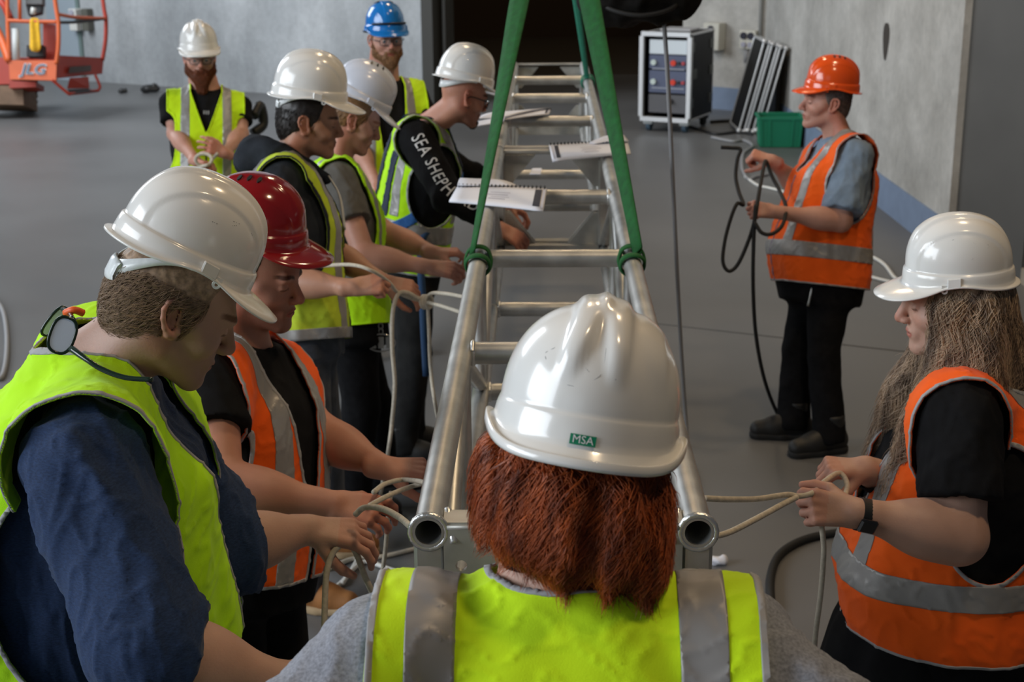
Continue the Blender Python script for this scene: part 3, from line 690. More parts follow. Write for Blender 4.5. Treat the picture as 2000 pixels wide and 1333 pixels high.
# ------------------------------------------------------------------ hard hats
def hard_hat(parent, o, R, m, kind='ridge', s=1.0, band=None, res=1.0, peak=.060, lug=True, label=None, rear=.012, side_arch=.013, name='hard_hat', slots=True):
    """o: middle of the rim plane, rows of R: right, front, up"""
    nphi = int(128 * res); nd = int(44 * res); W, BF, BB, HD, ZS = .104, .118, .126, .118, .036
    phi = np.linspace(0, 2 * np.pi, nphi, endpoint=False); cp, sp = np.cos(phi), np.sin(phi)
    sstep = lambda a, b, v: (lambda t: t * t * (3 - 2 * t))(np.clip((v - a) / (b - a), 0, 1))
    front = sstep(.30, .92, cp); back = sstep(.2, .9, -cp)
    b = np.where(cp > 0, BF, BB); zr = side_arch * np.exp(-((cp - .05) / .42) ** 2) - .004 * front + (-.002) * back
    rings = []; 
    def pt(u, z, push=0.0): return np.stack([W * u * sp + push * sp, b * u * cp + push * cp, np.broadcast_to(z, phi.shape)], -1)
    al = np.linspace(math.pi / 2, 0, nd)
    for a in al:
        z = math.sin(a); u = (max(0, 1 - z ** 2.25)) ** (1 / 2.25) if a < math.pi / 2 - 1e-6 else 0.0
        p = pt(u * .985, ZS + HD * z); x, y, zz = p[:, 0], p[:, 1], p[:, 2]; nrm_ = np.stack([x / W ** 2, y / b ** 2, (zz - ZS) / HD ** 2], -1); nrm_ /= np.linalg.norm(nrm_, axis=1)[:, None] + 1e-9
        d = np.zeros_like(x)
        if kind == 'ridge':      # one broad crest, sunken oval side panels
            wd = .016 + .012 * np.clip((y + .02) / .1, -1, 1) * .3; d += .0065 * sstep(1.5, .75, np.abs(x) / wd) * sstep(.045, .075, zz) * sstep(-.125, -.07, y) * sstep(.125, .085, y)
            e = np.sqrt(((y - .0) / .098) ** 2 + ((zz - .050) / .078) ** 2); d += (-.0030 * sstep(1.03, .97, e)) * sstep(.03, .055, np.abs(x))
        elif kind == 'vgard':    # crest ridges that run together over the top
            for c0, c1, hgt in ((-.013, -.058, .0105), (.013, .030, .0105), (.052, .088, .004)):
                t = np.clip((.150 - zz) / .085, 0, 1) * np.where(y < 0, 1, .8); cx = c0 + (c1 - c0) * t * np.where(y < 0, .55, 1.0); wd = .017 * (1 - .50 * t)
                d += hgt * np.exp(-((x - cx) / wd) ** 4) * sstep(.062, .112, zz)
        elif kind == 'vented':
            d += .004 * sstep(.030, .022, np.abs(x)) * sstep(.06, .10, zz)
            e = np.sqrt((y / .105) ** 2 + ((zz - .045) / .075) ** 2); d += -.002 * sstep(1.02, .98, e) * sstep(.03, .05, np.abs(x))
        rings.append(p + nrm_ * d[:, None])
    push0 = .0035 if kind != 'vgard' else .001
    rings.append(pt(.988, ZS - .001, push0 * .55)); rings.append(pt(.992, ZS - .004, push0))
    for t in (.35, .7, 1.0): rings.append(pt(1.0, ZS - .004 + (zr + .0035 - (ZS - .004)) * t, push0 + .002 * t))
    rim = (rear if kind != 'vgard' else .013)
    ext = .006 + (rim - .006) * back + peak * front; droop = .020 * front
    for t, dz in ((.12, -.0005), (.35, -.0015), (.7, -.0025), (.97, -.0035)):
        p = pt(1.0, zr + .0035 + dz, push0 + .002); q = p.copy(); e = ext * t
        q[:, 0] += e * sp * (1 - .45 * front); q[:, 1] += e * np.where(cp > 0, cp ** .6 * 1.0, cp) * 1.0 if False else e * cp; q[:, 2] -= droop * t ** 1.4 + (.010 * back * t if kind == 'vgard' else 0.0); rings.append(q)
    last = rings[-1].copy()
    if kind == 'vgard':          # upturned rain gutter all round
        q = last.copy(); q[:, 0] += .002 * sp; q[:, 1] += .002 * cp; q[:, 2] += .0045; rings.append(q)
        q = q.copy(); q[:, 0] += .002 * sp; q[:, 1] += .002 * cp; q[:, 2] -= .001; rings.append(q); q = last.copy(); q[:, 0] += .004 * sp; q[:, 1] += .004 * cp; q[:, 2] -= .0035; rings.append(q); last = q
    q = last.copy(); q[:, 2] -= .0035; rings.append(q); nout = len(rings)
    for t in (.9, .55, .1):
        q = rings[-1].copy(); base = pt(.972, zr, 0); q = base + (last - base) * t; q[:, 2] = last[:, 2] * t + (zr) * (1 - t) - .0035 ; rings.append(q)
    for a in np.linspace(.0, math.pi / 2, 12):
        z = math.sin(a); u = (max(0, 1 - z ** 2.25)) ** (1 / 2.25) if a < math.pi / 2 - 1e-6 else 0.001; rings.append(pt(u * .955, ZS - .006 + (HD) * z))
    Rg = np.stack(rings); nr = len(Rg); V = L2W(o, R, Rg.reshape(-1, 3) * s)
    i = np.arange(nr - 1)[:, None]; j = np.arange(nphi)[None]; k = (j + 1) % nphi
    F = np.stack([i * nphi + j, (i + 1) * nphi + j, (i + 1) * nphi + k, i * nphi + k], -1).reshape(-1, 4)[:, ::-1]
    sh = mk(name, V, F, m, parent, True)
    dome = Rg[:nd]
    def on_shell(deg, z, out=0.0):
        """point and outward normal on the shell at an angle from the front"""
        j_ = int(round((deg % 360) / 360 * nphi)) % nphi; col = Rg[:nd + 5, j_]; zz = col[:, 2]; i_ = int(np.argmin(np.abs(zz - z))); i_ = min(max(i_, 1), len(col) - 2)
        tv = col[i_ + 1] - col[i_ - 1]; th = Rg[i_, (j_ + 1) % nphi] - Rg[i_, j_ - 1]; n_ = nrm(np.cross(tv, th)); n_ = n_ if n_ @ (col[i_] - A3(0, 0, .03)) > 0 else -n_
        return L2W(o, R, (col[i_] + n_ * out) * s), n_ @ R, nrm(th) @ R, nrm(tv) @ R
    if slots:
        for dg in (78, -78):
            c, n_, t_, v_ = on_shell(dg, .017); mb = MB(); mb.box(c + n_ * .0015 * s, (.030 * s, .021 * s, .007 * s), np.array([t_, v_, n_]), .0018 * s); mb.build('accessory_slot', m, sh, False)
    if lug:
        for sx in (-1, 1):
            c = L2W(o, R, A3(sx * .103, .045, .002) * s); mb = MB(); hollow_tube(mb, c - R[0] * .0015, c + R[0] * .0015, .0075 * s, .0032 * s, 14); mb.box(c + R[2] * .008 * s, (.003, .013 * s, .010 * s), R); mb.build('chin_strap_lug', m, sh, False)
    if band is not None:
        mb_m, z0, z1, ang, pad = band
        P = []; 
        for t in np.linspace(-ang, ang, 41):
            a = math.pi + math.radians(t); back_ = math.cos(math.radians(t)) ; drop = .5 + .5 * math.cos(math.radians(t) * 180 / ang)
            for dr, zz in ((0, z0 * drop + .012 * (1 - drop)), (0, z1 * drop + .004 * (1 - drop)), (-.004, z1 * drop + .004 * (1 - drop)), (-.004, z0 * drop + .012 * (1 - drop))):
                rx = .086 + dr; ry = .110 + dr; P.append(L2W(o, R, A3(rx * math.sin(a), ry * math.cos(a) + .006, zz) * s))
        Fb = []
        for i_ in range(40):
            for j_ in range(4): Fb.append((i_ * 4 + j_, i_ * 4 + (j_ + 1) % 4, i_ * 4 + 4 + (j_ + 1) % 4, i_ * 4 + 4 + j_))
        Fb += [(0, 1, 2, 3), (163, 162, 161, 160)]
        mk('head_band', np.array(P), Fb, mb_m, sh, True)
        if pad:
            for k_ in ((-1, 0, 1) if pad == 2 else (0,)):
                P = []; Fb = []; nn = 11
                for t in np.linspace(-24, 24, nn):
                    a = math.pi + math.radians(t + k_ * 52)
                    zc = (z0 + z1) / 2; hh = (z0 - z1) * .62 * (1 - .25 * (t / 24) ** 4)
                    for dr, zz in ((.003, zc + hh), (.006, zc + hh * .6), (.006, zc - hh * .6), (.003, zc - hh), (-.001, zc - hh), (-.001, zc + hh)):
                        P.append(L2W(o, R, A3((.087 + dr) * math.sin(a), (.111 + dr) * math.cos(a) + .006, zz) * s))
                for i_ in range(nn - 1):
                    for j_ in range(6): Fb.append((i_ * 6 + j_, i_ * 6 + (j_ + 1) % 6, i_ * 6 + 6 + (j_ + 1) % 6, i_ * 6 + 6 + j_))
                Fb += [tuple(range(6)), tuple(range((nn - 1) * 6, nn * 6))[::-1]]
                mk('ratchet_adjuster', np.array(P), Fb, MATS.get('clear_white_plastic', mb_m), sh, True)
    if kind == 'vented':
        for sx in (-1, 1):
            for k_, yy in enumerate((-.032, -.008, .016)):
                zz = .137 - .003 * abs(k_ - 1); c, n_, t_, v_ = None, None, None, None
                dg = math.degrees(math.atan2(sx * .030, yy)); q = A3(sx * .034, yy, 0); zt = ZS + HD * (max(0, 1 - ((q[0] / W) ** 2 + (q[1] / (BF if yy > 0 else BB)) ** 2) ** 1.125)) ** (1 / 2.25)
                c = L2W(o, R, A3(q[0], q[1], zt + .0005) * s); n_ = nrm(A3(q[0] / W ** 2, q[1] / BB ** 2, (zt - ZS) / HD ** 2)) @ R
                t_ = nrm(R[1] - n_ * (R[1] @ n_)); v_ = np.cross(n_, t_); mb = MB(); an = np.linspace(0, 2 * np.pi, 12, endpoint=False)
                mb.prism([c + t_ * .0045 * s * math.cos(a) + v_ * .011 * s * math.sin(a) for a in an], n_ * -.003, n_ * .0028); mb.build('vent_slot', M_black, sh, False)
    return sh, on_shell
# ------------------------------------------------------------------ people
M_skin = lambda n, c: mat('skin_' + n, c, rough=0.52, noise=0.07, nscale=18, attr='tint', bump=0.0006, bscale=240, spec=0.4, sss=0.12)
def fabric(n, c, noise=.12, ns=26, bs=500, b=.0006, rough=.85, **k): return mat(n, c, rough=rough, noise=noise, nscale=ns, bump=b, bscale=bs, spec=.25 if max(c) > .05 else .10, sheen=.08 if max(c) > .05 else 0.0, **k)
M_lime = fabric('lime_fluorescent_mesh', (0.50, 0.93, 0.008), .05, 12); M_lime2 = fabric('yellow_green_fluorescent_mesh', (0.62, 0.93, 0.010), .05, 12)
M_ora = fabric('orange_fluorescent_mesh', (1.0, 0.125, 0.007), .05, 12)
M_tape = mat('grey_reflective_tape', (0.33, 0.32, 0.31), rough=.42, metal=.25, noise=.08, nscale=20); M_pipe = mat('grey_edge_binding', (.36, .36, .37), rough=.7)
M_hatw = mat('white_helmet_shell', (0.84, 0.83, 0.80), rough=.20, spec=.5, coat=.4, noise=.03, nscale=9)
M_clear = mat('clear_white_plastic', (0.78, 0.80, 0.80), rough=.25, noise=.1, nscale=60)
def torso_tab(w, d, belly, inf, L, top=.03, bot=.62, sh=1.0):
    k = L / .52
    rows = [(.03, .054, .052, -.004), (-.005, .082, .066, -.006), (-.035, .128 * sh, .082, -.010), (-.072, .166 * sh, .100, -.010), (-.14, .180 * (w + sh) / 2, .118 * d, .0), (-.22, .176 * w, .128 * d, .006),
            (-.34, .163 * w, .122 * d + belly * .6, belly * .5), (-.43, .164 * w, .124 * d + belly, belly * .6), (-.52, .176 * w, .130 * d + belly * .5, belly * .3), (-.62, .168 * w, .124 * d + belly * .1, 0)]
    return [(z * k if z < 0 else z, a + inf, b + inf, y, 0) for z, a, b, y in rows if -bot - 1e-6 <= z <= top + 1e-6]
class Person: pass
def boot(parent, ankle, yaw, m, msole, s=1.0, name='boot'):
    y = math.radians(yaw); F = A3(math.sin(y), math.cos(y), 0); R = A3(math.cos(y), -math.sin(y), 0); B = np.array([R, F, A3(0, 0, 1)]); g = A3(ankle[0], ankle[1], 0)
    P = lambda a, b, c: L2W(g, B, A3(a, b, c) * s)
    f = Field(); f.cone(P(0, -.045, .052), P(0, .075, .050), .044 * s, .044 * s, .02); f.cone(P(0, .075, .046), P(.0, .155, .040), .046 * s, .040 * s, .02); f.cone(P(0, -.03, .09), P(0, -.015, .17), .044 * s, .044 * s, .03); f.cone(P(0, .0, .09), P(0, .09, .06), .04 * s, .035 * s, .03); f.plane(P(0, 0, .022), A3(0, 0, -1)); f.plane(P(0, 0, .175), A3(0, 0, 1))
    V, Q = iso(f, g - .25, g + A3(.25, .25, .3), .007); b = mk(name, V, Q, m, parent)
    f = Field(); f.cone(P(0, -.045, .015), P(0, .05, .015), .047 * s, .046 * s, .02); f.cone(P(0, .06, .015), P(0, .152, .015), .050 * s, .044 * s, .02); f.plane(P(0, 0, .0), A3(0, 0, -1), .002); f.plane(P(0, 0, .030), A3(0, 0, 1), .003)
    V, Q = iso(f, g - .25, g + A3(.25, .25, .1), .007); mk('sole', V, Q, msole, b)
    for i in range(4):
        mb = MB(); mb.tube([P(-.022, .035 + .02 * i, .098 - .010 * i), P(.022, .035 + .02 * i, .098 - .010 * i)], .0035 * s, 5); mb.build('bootlace', M_black if m is not MATS.get('tan_leather') else MATS['tan_leather'], b, True)
    return b
def person(label, nb, pv, yaw, head, arms, skin, shirt, vest, trousers, hB=.0035, hA=.004, hC=.008, w=1.0, d=1.0, belly=0.0, sh=1.0, aw=1.0,
           neck_r=.056, legs=None, boots=None, hand_s=1.0, hs=1.0, seed=0, wr=.004, shoulders=None, face=None, neck_lean=None, legw=1.0):
    p = Person(); g = A3(pv[0], pv[1], 0); p.root = root = thing('person', label, 'person', g)
    U = nrm(np.asarray(nb) - pv); L = float(np.linalg.norm(np.asarray(nb) - pv)); y = math.radians(yaw); F0 = A3(math.sin(y), math.cos(y), 0)
    R = nrm(np.cross(F0, U)); Fv = np.cross(U, R); B = np.array([R, Fv, U]); p.B = B; p.nb = nb = np.asarray(nb); p.L = L
    loc = lambda V: (V - nb) @ B.T; W = lambda a, b, c: L2W(nb, B, A3(a, b, c)); p.W = W; p.loc = loc
    ho, hR = head; p.ho, p.hR, p.hs = ho, hR, hs
    # ---- arm joints
    p.arms = {}
    for sd in ('r', 'l'):
        sg = 1 if sd == 'r' else -1; S = W(sg * .178 * sh, -.01, -.085) if not shoulders or sd not in shoulders else np.asarray(shoulders[sd])
        E, Wr, hk = arms[sd]; p.arms[sd] = (S, np.asarray(E), np.asarray(Wr), hk)
    # ---- body: one skin mesh (head and neck, core, arms and hands)
    fh = Field(); add_head(fh, ho, hR, hs, **(face or {})); n0 = L2W(ho, hR, A3(0, -.024, -.055) * hs); n1 = W(0, -.012, -.02) if neck_lean is None else neck_lean
    fh.cone(n0, n1, neck_r * hs, neck_r * 1.12, .022); fh.ell(W(0, -.01, -.06), A3(.13, .075, .075), B, .05)
    for sx in (-1, 1): fh.cone(L2W(ho, hR, A3(sx * .045, -.03, -.05) * hs), W(sx * .06, -.01, -.02), .028, .03, .03)
    hR_ = .16 * hs; lo = np.minimum(ho - hR_, np.minimum(n1, nb) - .07); hi = np.maximum(ho + hR_, np.maximum(n1, nb) + .09)
    Vh, Qh = iso(fh, lo, hi, hB)
    p.fh = fh; p.Vh = Vh; p.Qh = Qh
    parts = [(Vh, Qh)]; fa = Field()
    core = Field(); core.loft(nb, B, torso_tab(w, d, belly, -.012, L, top=-.02, bot=.52, sh=sh), 2.4)
    for sd, (S, E, Wr, hk) in p.arms.items():
        core.cone(W((1 if sd == 'r' else -1) * .06, 0, -.05), S, .045, .048, .03)
    lo = np.minimum(nb, pv) - .32; hi = np.maximum(nb, pv) + .32; parts.append(iso(core, lo, hi, .016))
    for sd, (S, E, Wr, hk) in p.arms.items():
        f = Field(); f.cone(S, E, .050 * aw, .041 * aw, .02); f.cone(E, Wr, .042 * aw, .0265 * (aw * .5 + .5), .02)
        m_ = E + (Wr - E) * .28; ax = nrm(Wr - E); f.ell(m_, A3(.046 * aw, .046 * aw, .09), np.array([nrm(np.cross(ax, A3(.2, .3, .9))), np.cross(ax, nrm(np.cross(ax, A3(.2, .3, .9)))), ax]), .03)
        f.ell(E - ax * .004, A3(.037, .037, .037) * aw, None, .02)
        D = np.asarray(hk.get('D', Wr - E)); add_hand(f, Wr, D, np.asarray(hk.get('N', A3(0, 0, 1))), sd == 'r', hand_s, hk.get('curl', (25, 40, 30)), hk.get('spread', 6), hk.get('thumb', (.6, .35)), hk.get('fing'))
        tip = Wr + nrm(D) * .2 * hand_s; lo = np.min([S, E, Wr, tip], 0) - .09; hi = np.max([S, E, Wr, tip], 0) + .09
        parts.append(iso(f, lo, hi, hk.get('h', hA))); 
        setattr(p, 'farm_' + sd, f)
    tint = head_tint(Vh, ho, hR, hs, **{k: v for k, v in (skin[1] or {}).items()})
    V, Q = merge(*parts); cols = np.ones((len(V), 3)); cols[:len(Vh)] = tint
    # knuckles and fingertips a little redder
    for sd, (S, E, Wr, hk) in p.arms.items():
        D = nrm(np.asarray(hk.get('D', Wr - E))); t = (V - Wr) @ D; m = (t > .06) & (t < .25) & (np.linalg.norm(V - Wr - D * .11, axis=1) < .13); m[:len(Vh)] = False; cols[m] *= np.array([1, .86, .83])
    p.body = mk('body', V, Q, skin[0], root, True, cols)
    # ---- shirt
    if shirt:
        f = Field(); inf = shirt.get('inf', .012); f.loft(nb, B, torso_tab(w, d, belly, inf, L, top=.0, bot=.62 if shirt.get('long') else .58, sh=sh), 2.4)
        for sd, (S, E, Wr, hk) in p.arms.items():
            sg = 1 if sd == 'r' else -1; f.cone(W(sg * .07, -.008, -.045), S, .050 + inf * .6, .056 * aw + inf * .6, .03)
            sl = shirt.get('sleeve', 'short'); rS, rE = (.058 * aw + inf * .7), (.050 * aw + inf * .9); rS, rE = shirt.get('sr', (rS, rE)); sub = Field()
            if sl == 'short':
                fr = shirt.get('frac', .62); c = S + (E - S) * fr; ax = nrm(E - S); sub.cone(S, E, rS, rE + .004, .02); sub.plane(c, ax, .004)
                cv = Field(); cv.cone(c - ax * .03, c + ax * .03, rE - .006, rE - .002, .01)
            elif sl == 'long':
                c = E + (Wr - E) * shirt.get('frac', .97); ax = nrm(Wr - E); sub.cone(S, E, rS, rE, .02); sub.cone(E, Wr, rE * .98, .036, .03); sub.ell(E, A3(1, 1, 1) * rE * 1.02, None, .03); sub.plane(c, ax, .004); cv = Field(); cv.cone(c - ax * .02, c + ax * .03, .030, .030, .01)
            else:   # rolled to the elbow
                c = E + (Wr - E) * shirt.get('frac', .16); ax = nrm(Wr - E); sub.cone(S, E, rS, rE, .02); sub.cone(E, c, rE, rE * .9, .03)
                q0 = c - ax * .02; sub.cone(q0, c, rE * .98, rE * .95, .008); sub.plane(c, ax, .004); cv = Field(); cv.cone(c - ax * .02, c + ax * .05, rE * .84, rE * .84, .01)
            f.raw(sub.eval, .022); f.raw(cv.eval, .004, 's') if False else None
        nk = shirt.get('neck', -.005); sl_ = shirt.get('nslope', .35); cr = shirt.get('collar', (.066, .062)); f.cone(W(0, -.008 + .02 * sl_, nk), W(0, -.008 + sl_ * .30, nk + .30), cr[0] - .002, cr[0] + .05 * sl_, .006, 's')
        lo = np.min([nb, pv] + [a[i] for a in p.arms.values() for i in (0, 1)], 0) - .30; hi = np.max([nb, pv] + [a[i] for a in p.arms.values() for i in (0, 1)], 0) + .30
        if shirt.get('sleeve') == 'long': 
            for a in p.arms.values(): lo = np.minimum(lo, a[2] - .08); hi = np.maximum(hi, a[2] + .08)
        V, Q = iso(f, lo, hi, shirt.get('h', hC)); N = vnormals(V, Q); q = loc(V); wa = shirt.get('wr', wr)
        stretch = q * A3(1.0, 1.0, .55) + A3(0, 0, 1) * (q[:, [1]] * .6); V = V + N * ((wob(stretch, 42, seed) * .55 + ridge(stretch + wob(q, 9, seed + 1)[:, None] * .03, 40, seed + 2) * .6 + np.clip(ridge(stretch + wob(q, 14, seed + 8)[:, None] * .02, 78, seed + 4), 0, 1) ** 2 * .55 - .4) * wa)[:, None]
        p.shirt = mk(shirt.get('name', 't_shirt'), V, Q, shirt['m'], root); p.fshirt = f
        # collar ribbing
        cr = shirt.get('collar', (.066, .062)); P = []
        for a in np.linspace(0, 2 * np.pi, 40, endpoint=False):
            x, yy = cr[0] * math.cos(a), cr[1] * math.sin(a) - .008; P.append(W(x, yy, shirt.get('neck', -.005) + .004 - shirt.get('nslope', .35) * yy - .012 * max(0, math.sin(a))))
        P.append(P[0]); P.append(P[1]); V, F = tube_mesh(P, shirt.get('ribr', .0065), 8, False); mk('collar', V, F, shirt.get('mc', shirt['m']), p.shirt)
    # ---- vest
    if vest:
        inf = vest.get('inf', .024); f = Field(); f.loft(nb, B, torso_tab(w, d, belly, inf, L, top=.03, bot=.62, sh=sh), 2.5)
        rS = (shirt or {}).get('sr', (.058 * aw + .012, 0))[0]; mg = max(.009, inf - (shirt or {}).get('inf', .012) - .002)
        for sd, (S, E, Wr, hk) in p.arms.items():
            sg = 1 if sd == 'r' else -1; f.cone(W(sg * .07, -.008, -.042), S, .052 + inf * .75, rS + mg * .7, .03); f.cone(S, S + (E - S) * .30, rS + mg, rS + mg, .03)
        V, Q = iso(f, np.minimum(nb, pv) - .36, np.maximum(nb, pv) + .36, vest.get('h', hC)); T = tris(Q); q = loc(V); N = vnormals(V, Q); wa = vest.get('wr', .004)
        st = q * A3(1.2, 1.2, .35); V = V + N * ((wob(st, 36, seed + 3) * .6 + ridge(st + wob(q, 8, seed + 4)[:, None] * .03, 30, seed + 5) * .5 + np.clip(ridge(q * A3(1, 1, .7) + q[:, [2]] * A3(.5, 0, 0) + wob(q, 12, seed + 9)[:, None] * .02, 85, seed + 2), 0, 1) ** 3 * .55 - .2) * wa)[:, None]; N = vnormals(V, Q)
        ax_ = np.abs(q[:, 0]); k = L / .52
        ya, za, ry, rz = vest.get('arm', (.0, -.165, .105, .150)); za, rz = za - .028, rz - .002; sgn = q[:, 0] > 0
        g_arm = np.where(ax_ > .085, (np.sqrt(((q[:, 1] - ya) / ry) ** 2 + ((q[:, 2] / k - za) / rz) ** 2) - 1) * min(ry, rz), .2)
        g_x = (vest.get('xs', .205) + .016) * sh - ax_; g_x = g_x + .14 * np.clip(((za - rz * .55) * k - q[:, 2]) / .07, 0, 1) * (np.abs(q[:, 1]) < .27)
        nr = vest.get('nr', .088); g_n = np.where(q[:, 2] > -.12, np.hypot(q[:, 0] * .95, q[:, 1] + .012 - vest.get('ny', 0)) - nr, .2)
        zv = vest.get('zv', -.26); gap = vest.get('gap', .0); vw = np.where(q[:, 2] > zv, gap + (nr - gap) * np.clip((q[:, 2] - zv) / (-.02 - zv), 0, 1) ** .9, gap)
        g_v = np.where(q[:, 1] > .02, np.where((q[:, 2] > zv) | (gap > 0), ax_ - vw, .2), .2); zh = vest.get('hem', -.55) * k
        if vest.get('hem_front') is not None: zh = zh + (vest['hem_front'] * k - zh) * np.clip((q[:, 1] + .1) / .2, 0, 1)
        g_h = q[:, 2] - zh; g = np.minimum.reduce([g_arm, g_x, g_n, g_v, g_h])
        X = np.concatenate([V, N, q, g[:, None]], 1); Xv, Tv = clip(X, T, np.minimum.reduce([g_h, g_n])); 
        gg = Xv[:, 9]; q2 = Xv[:, 6:9]; Xv, Tv = clip(Xv, Tv, gg)
        V3, F3 = thick(Xv, Tv, .003); p.vest = mk('safety_vest', V3, F3, vest['m'], root)
        def strip(name, gs, m, off=.0016, th=.0012, par=p.vest):
            Y = Xv.copy(); Y[:, :3] += Y[:, 3:6] * off; Z, TT = Y, Tv
            cols_ = [fn for fn in gs]
            for fn in cols_:
                if not len(TT): return None
                Z, TT = clip(Z, TT, fn(Z[:, 6:9], Z[:, 9]))
            if len(TT) < 4: return None
            lab = np.arange(len(Z))
            while True:
                mn = lab[TT].min(1); nl = lab.copy()
                for i_ in range(3): np.minimum.at(nl, TT[:, i_], mn)
                nl = nl[nl]
                if (nl == lab).all(): break
                lab = nl
            comp = lab[TT[:, 0]]; o_ = None
            for cid in np.unique(comp):
                t_ = TT[comp == cid]
                if len(t_) < 24: continue
                us = np.unique(t_); mp = np.zeros(len(Z), int); mp[us] = np.arange(len(us)); V_, F_ = thick(Z[us], mp[t_], th); o_ = mk(name, V_, F_, m, par)
            return o_
        bw = vest.get('pipe', .007); strip('edge_binding', [lambda q, g: bw - g], vest.get('mp', M_pipe), .0022, .004)
        mt = vest.get('mt', M_tape)
        for kind_, c, hw, z0, z1 in vest.get('tape', ()):
            if kind_ == 'v':
                for sg in (1, -1):
                    for fb in (1, -1):
                        strip('reflective_tape', [lambda q, g: q[:, 0] * sg - .03, lambda q, g: hw - np.abs(np.abs(q[:, 0]) - (c + .10 * np.clip((q[:, 2] / k + .2), -.3, .2) * vest.get('splay', 0))), lambda q, g: q[:, 1] * fb + .012 * fb, lambda q, g: q[:, 2] - z0 * k, lambda q, g: z1 * k - q[:, 2], lambda q, g: g - bw * .9], mt)
            elif kind_ == 'h': strip('reflective_tape', [lambda q, g: hw - np.abs(q[:, 2] / k - c - vest.get('hslope', 0) * q[:, 1]), lambda q, g: g - .001], mt, .0026)
            elif kind_ == 'zip': strip('zip', [lambda q, g: .0045 - np.abs(q[:, 0]), lambda q, g: q[:, 1], lambda q, g: zv * k + .02 - q[:, 2], lambda q, g: g - .001], c, .003, .004)
        p.fvest = f; p.strip = strip
    # ---- trousers and boots
    if trousers:
        hips = [W(sg * .088 * w, -.0, -L + .0) for sg in (1, -1)]; legs = legs or [None, None]; J = []
        for i, sg in enumerate((1, -1)):
            a = legs[i] if legs[i] is not None else A3(pv[0], pv[1], 0) + A3(R[0], R[1], 0) * sg * .12 ; a = np.asarray(a, dtype=float); kn = (hips[i] + A3(a[0], a[1], .1)) / 2 + Fv * .03; kn[2] = .50 * hips[i][2] / .92; J.append((hips[i], kn, A3(a[0], a[1], .09)))
        f = Field(); Bl = np.array([R, np.cross(A3(0, 0, 1), R), A3(0, 0, 1)]); f.loft(nb, B, [(z, a - .002, b - .002, y_, 0) for z, a, b, y_, _ in torso_tab(w, d, belly, .012, L, top=-.40, bot=.62, sh=sh)], 2.3, .05)
        for hj, kj, aj in J: f.cone(hj - A3(0, 0, .02), kj, .096 * legw, .070 * legw, .05); f.cone(kj, aj - A3(0, 0, .02), .070 * legw, .070 * legw, .02)
        f.plane(A3(0, 0, .055), A3(0, 0, -1)); al = np.array([x for j in J for x in j] + [pv])
        V, Q = iso(f, al.min(0) - .26, al.max(0) + A3(.26, .26, .26), max(hC, .010)); N = vnormals(V, Q); q = V * A3(1, 1, .45) + A3(0, 0, 1) * (V[:, [0]] * .4)
        V = V + N * ((ridge(q, 30, seed + 6) * .6 + wob(q, 20, seed + 7) * .4) * .007)[:, None]; p.trousers = mk(trousers.get('name', 'trousers'), V, Q, trousers['m'], root)
        for i, (hj, kj, aj) in enumerate(J):
            boot(root, aj, (boots or {}).get('yaw', yaw) + (10 if i == 0 else -10), (boots or {}).get('m', M_bootb), (boots or {}).get('ms', M_rubber))
        p.legs = J
    return p
def eyes(p, iris=(.10, .16, .2), look=(0, 0)):
    me = mat('eye_white', (.55, .53, .51), rough=.2); mi = mat('eye_iris_%d' % int(iris[2] * 100), iris, rough=.15); mk_ = mat('eye_pupil', (.01, .01, .01), rough=.1)
    for sx in (-1, 1):
        c = L2W(p.ho, p.hR, A3(sx * .0315, .0788, -.0015) * p.hs); V, F, I = [], [], []; n, mm = 16, 10
        d = nrm(A3(look[0], 1, look[1])) @ p.hR; x = nrm(np.cross(d, p.hR[2])); y = np.cross(x, d); r = .0112 * p.hs
        for i in range(mm + 1):
            a = math.pi * i / mm * .6
            for j in range(n): t = 2 * math.pi * j / n; V.append(c + r * (d * math.cos(a) + (x * math.cos(t) + y * math.sin(t)) * math.sin(a)))
        for i in range(mm):
            for j in range(n): F.append((i * n + j, (i + 1) * n + j, (i + 1) * n + (j + 1) % n, i * n + (j + 1) % n)); I.append(2 if i < 1 else 1 if i < 4 else 0)
        mk('eye', np.array(V), F, [me, mi, mk_], p.root, True, None, I)
def hair(p, m, opts, n=1500, length=.03, r=.0006, seed=0, wave=0, name='hair', flow=None, keep=None, field=None, h=.004, lift=.003, grav=0., segs=8, disp=.002, bounds=None, cling=1.0, free=None, base=True, lump=0.0):
    """opts(field) adds hair volume in head space; the volume keeps strands combed along it"""
    f = field or Field()
    if opts: opts(f)
    lo, hi = bounds if bounds else (p.ho - .22, p.ho + .22); V, Q = iso(f, lo, hi, h); N = vnormals(V, Q)
    kp = keep or (lambda P: (((P - p.ho) @ p.hR[2] < .042 * p.hs) * 1.0)); roots = sample_surface(V, Q, n, seed, kp); fl = flow or (lambda P, u: np.broadcast_to(-p.hR[2] * .8 - p.hR[1] * .5, P.shape))
    S = comb(f, roots - 0, fl, length, segs, lift, wave, 60, seed, grav, cling, free); st = strand_mesh(S, r)
    V = V + N * (wob(V, 260, 3) * disp * .4)[:, None]
    out = merge((V, Q), st) if base else st
    return mk(name, out[0], out[1], m, p.root, True), f
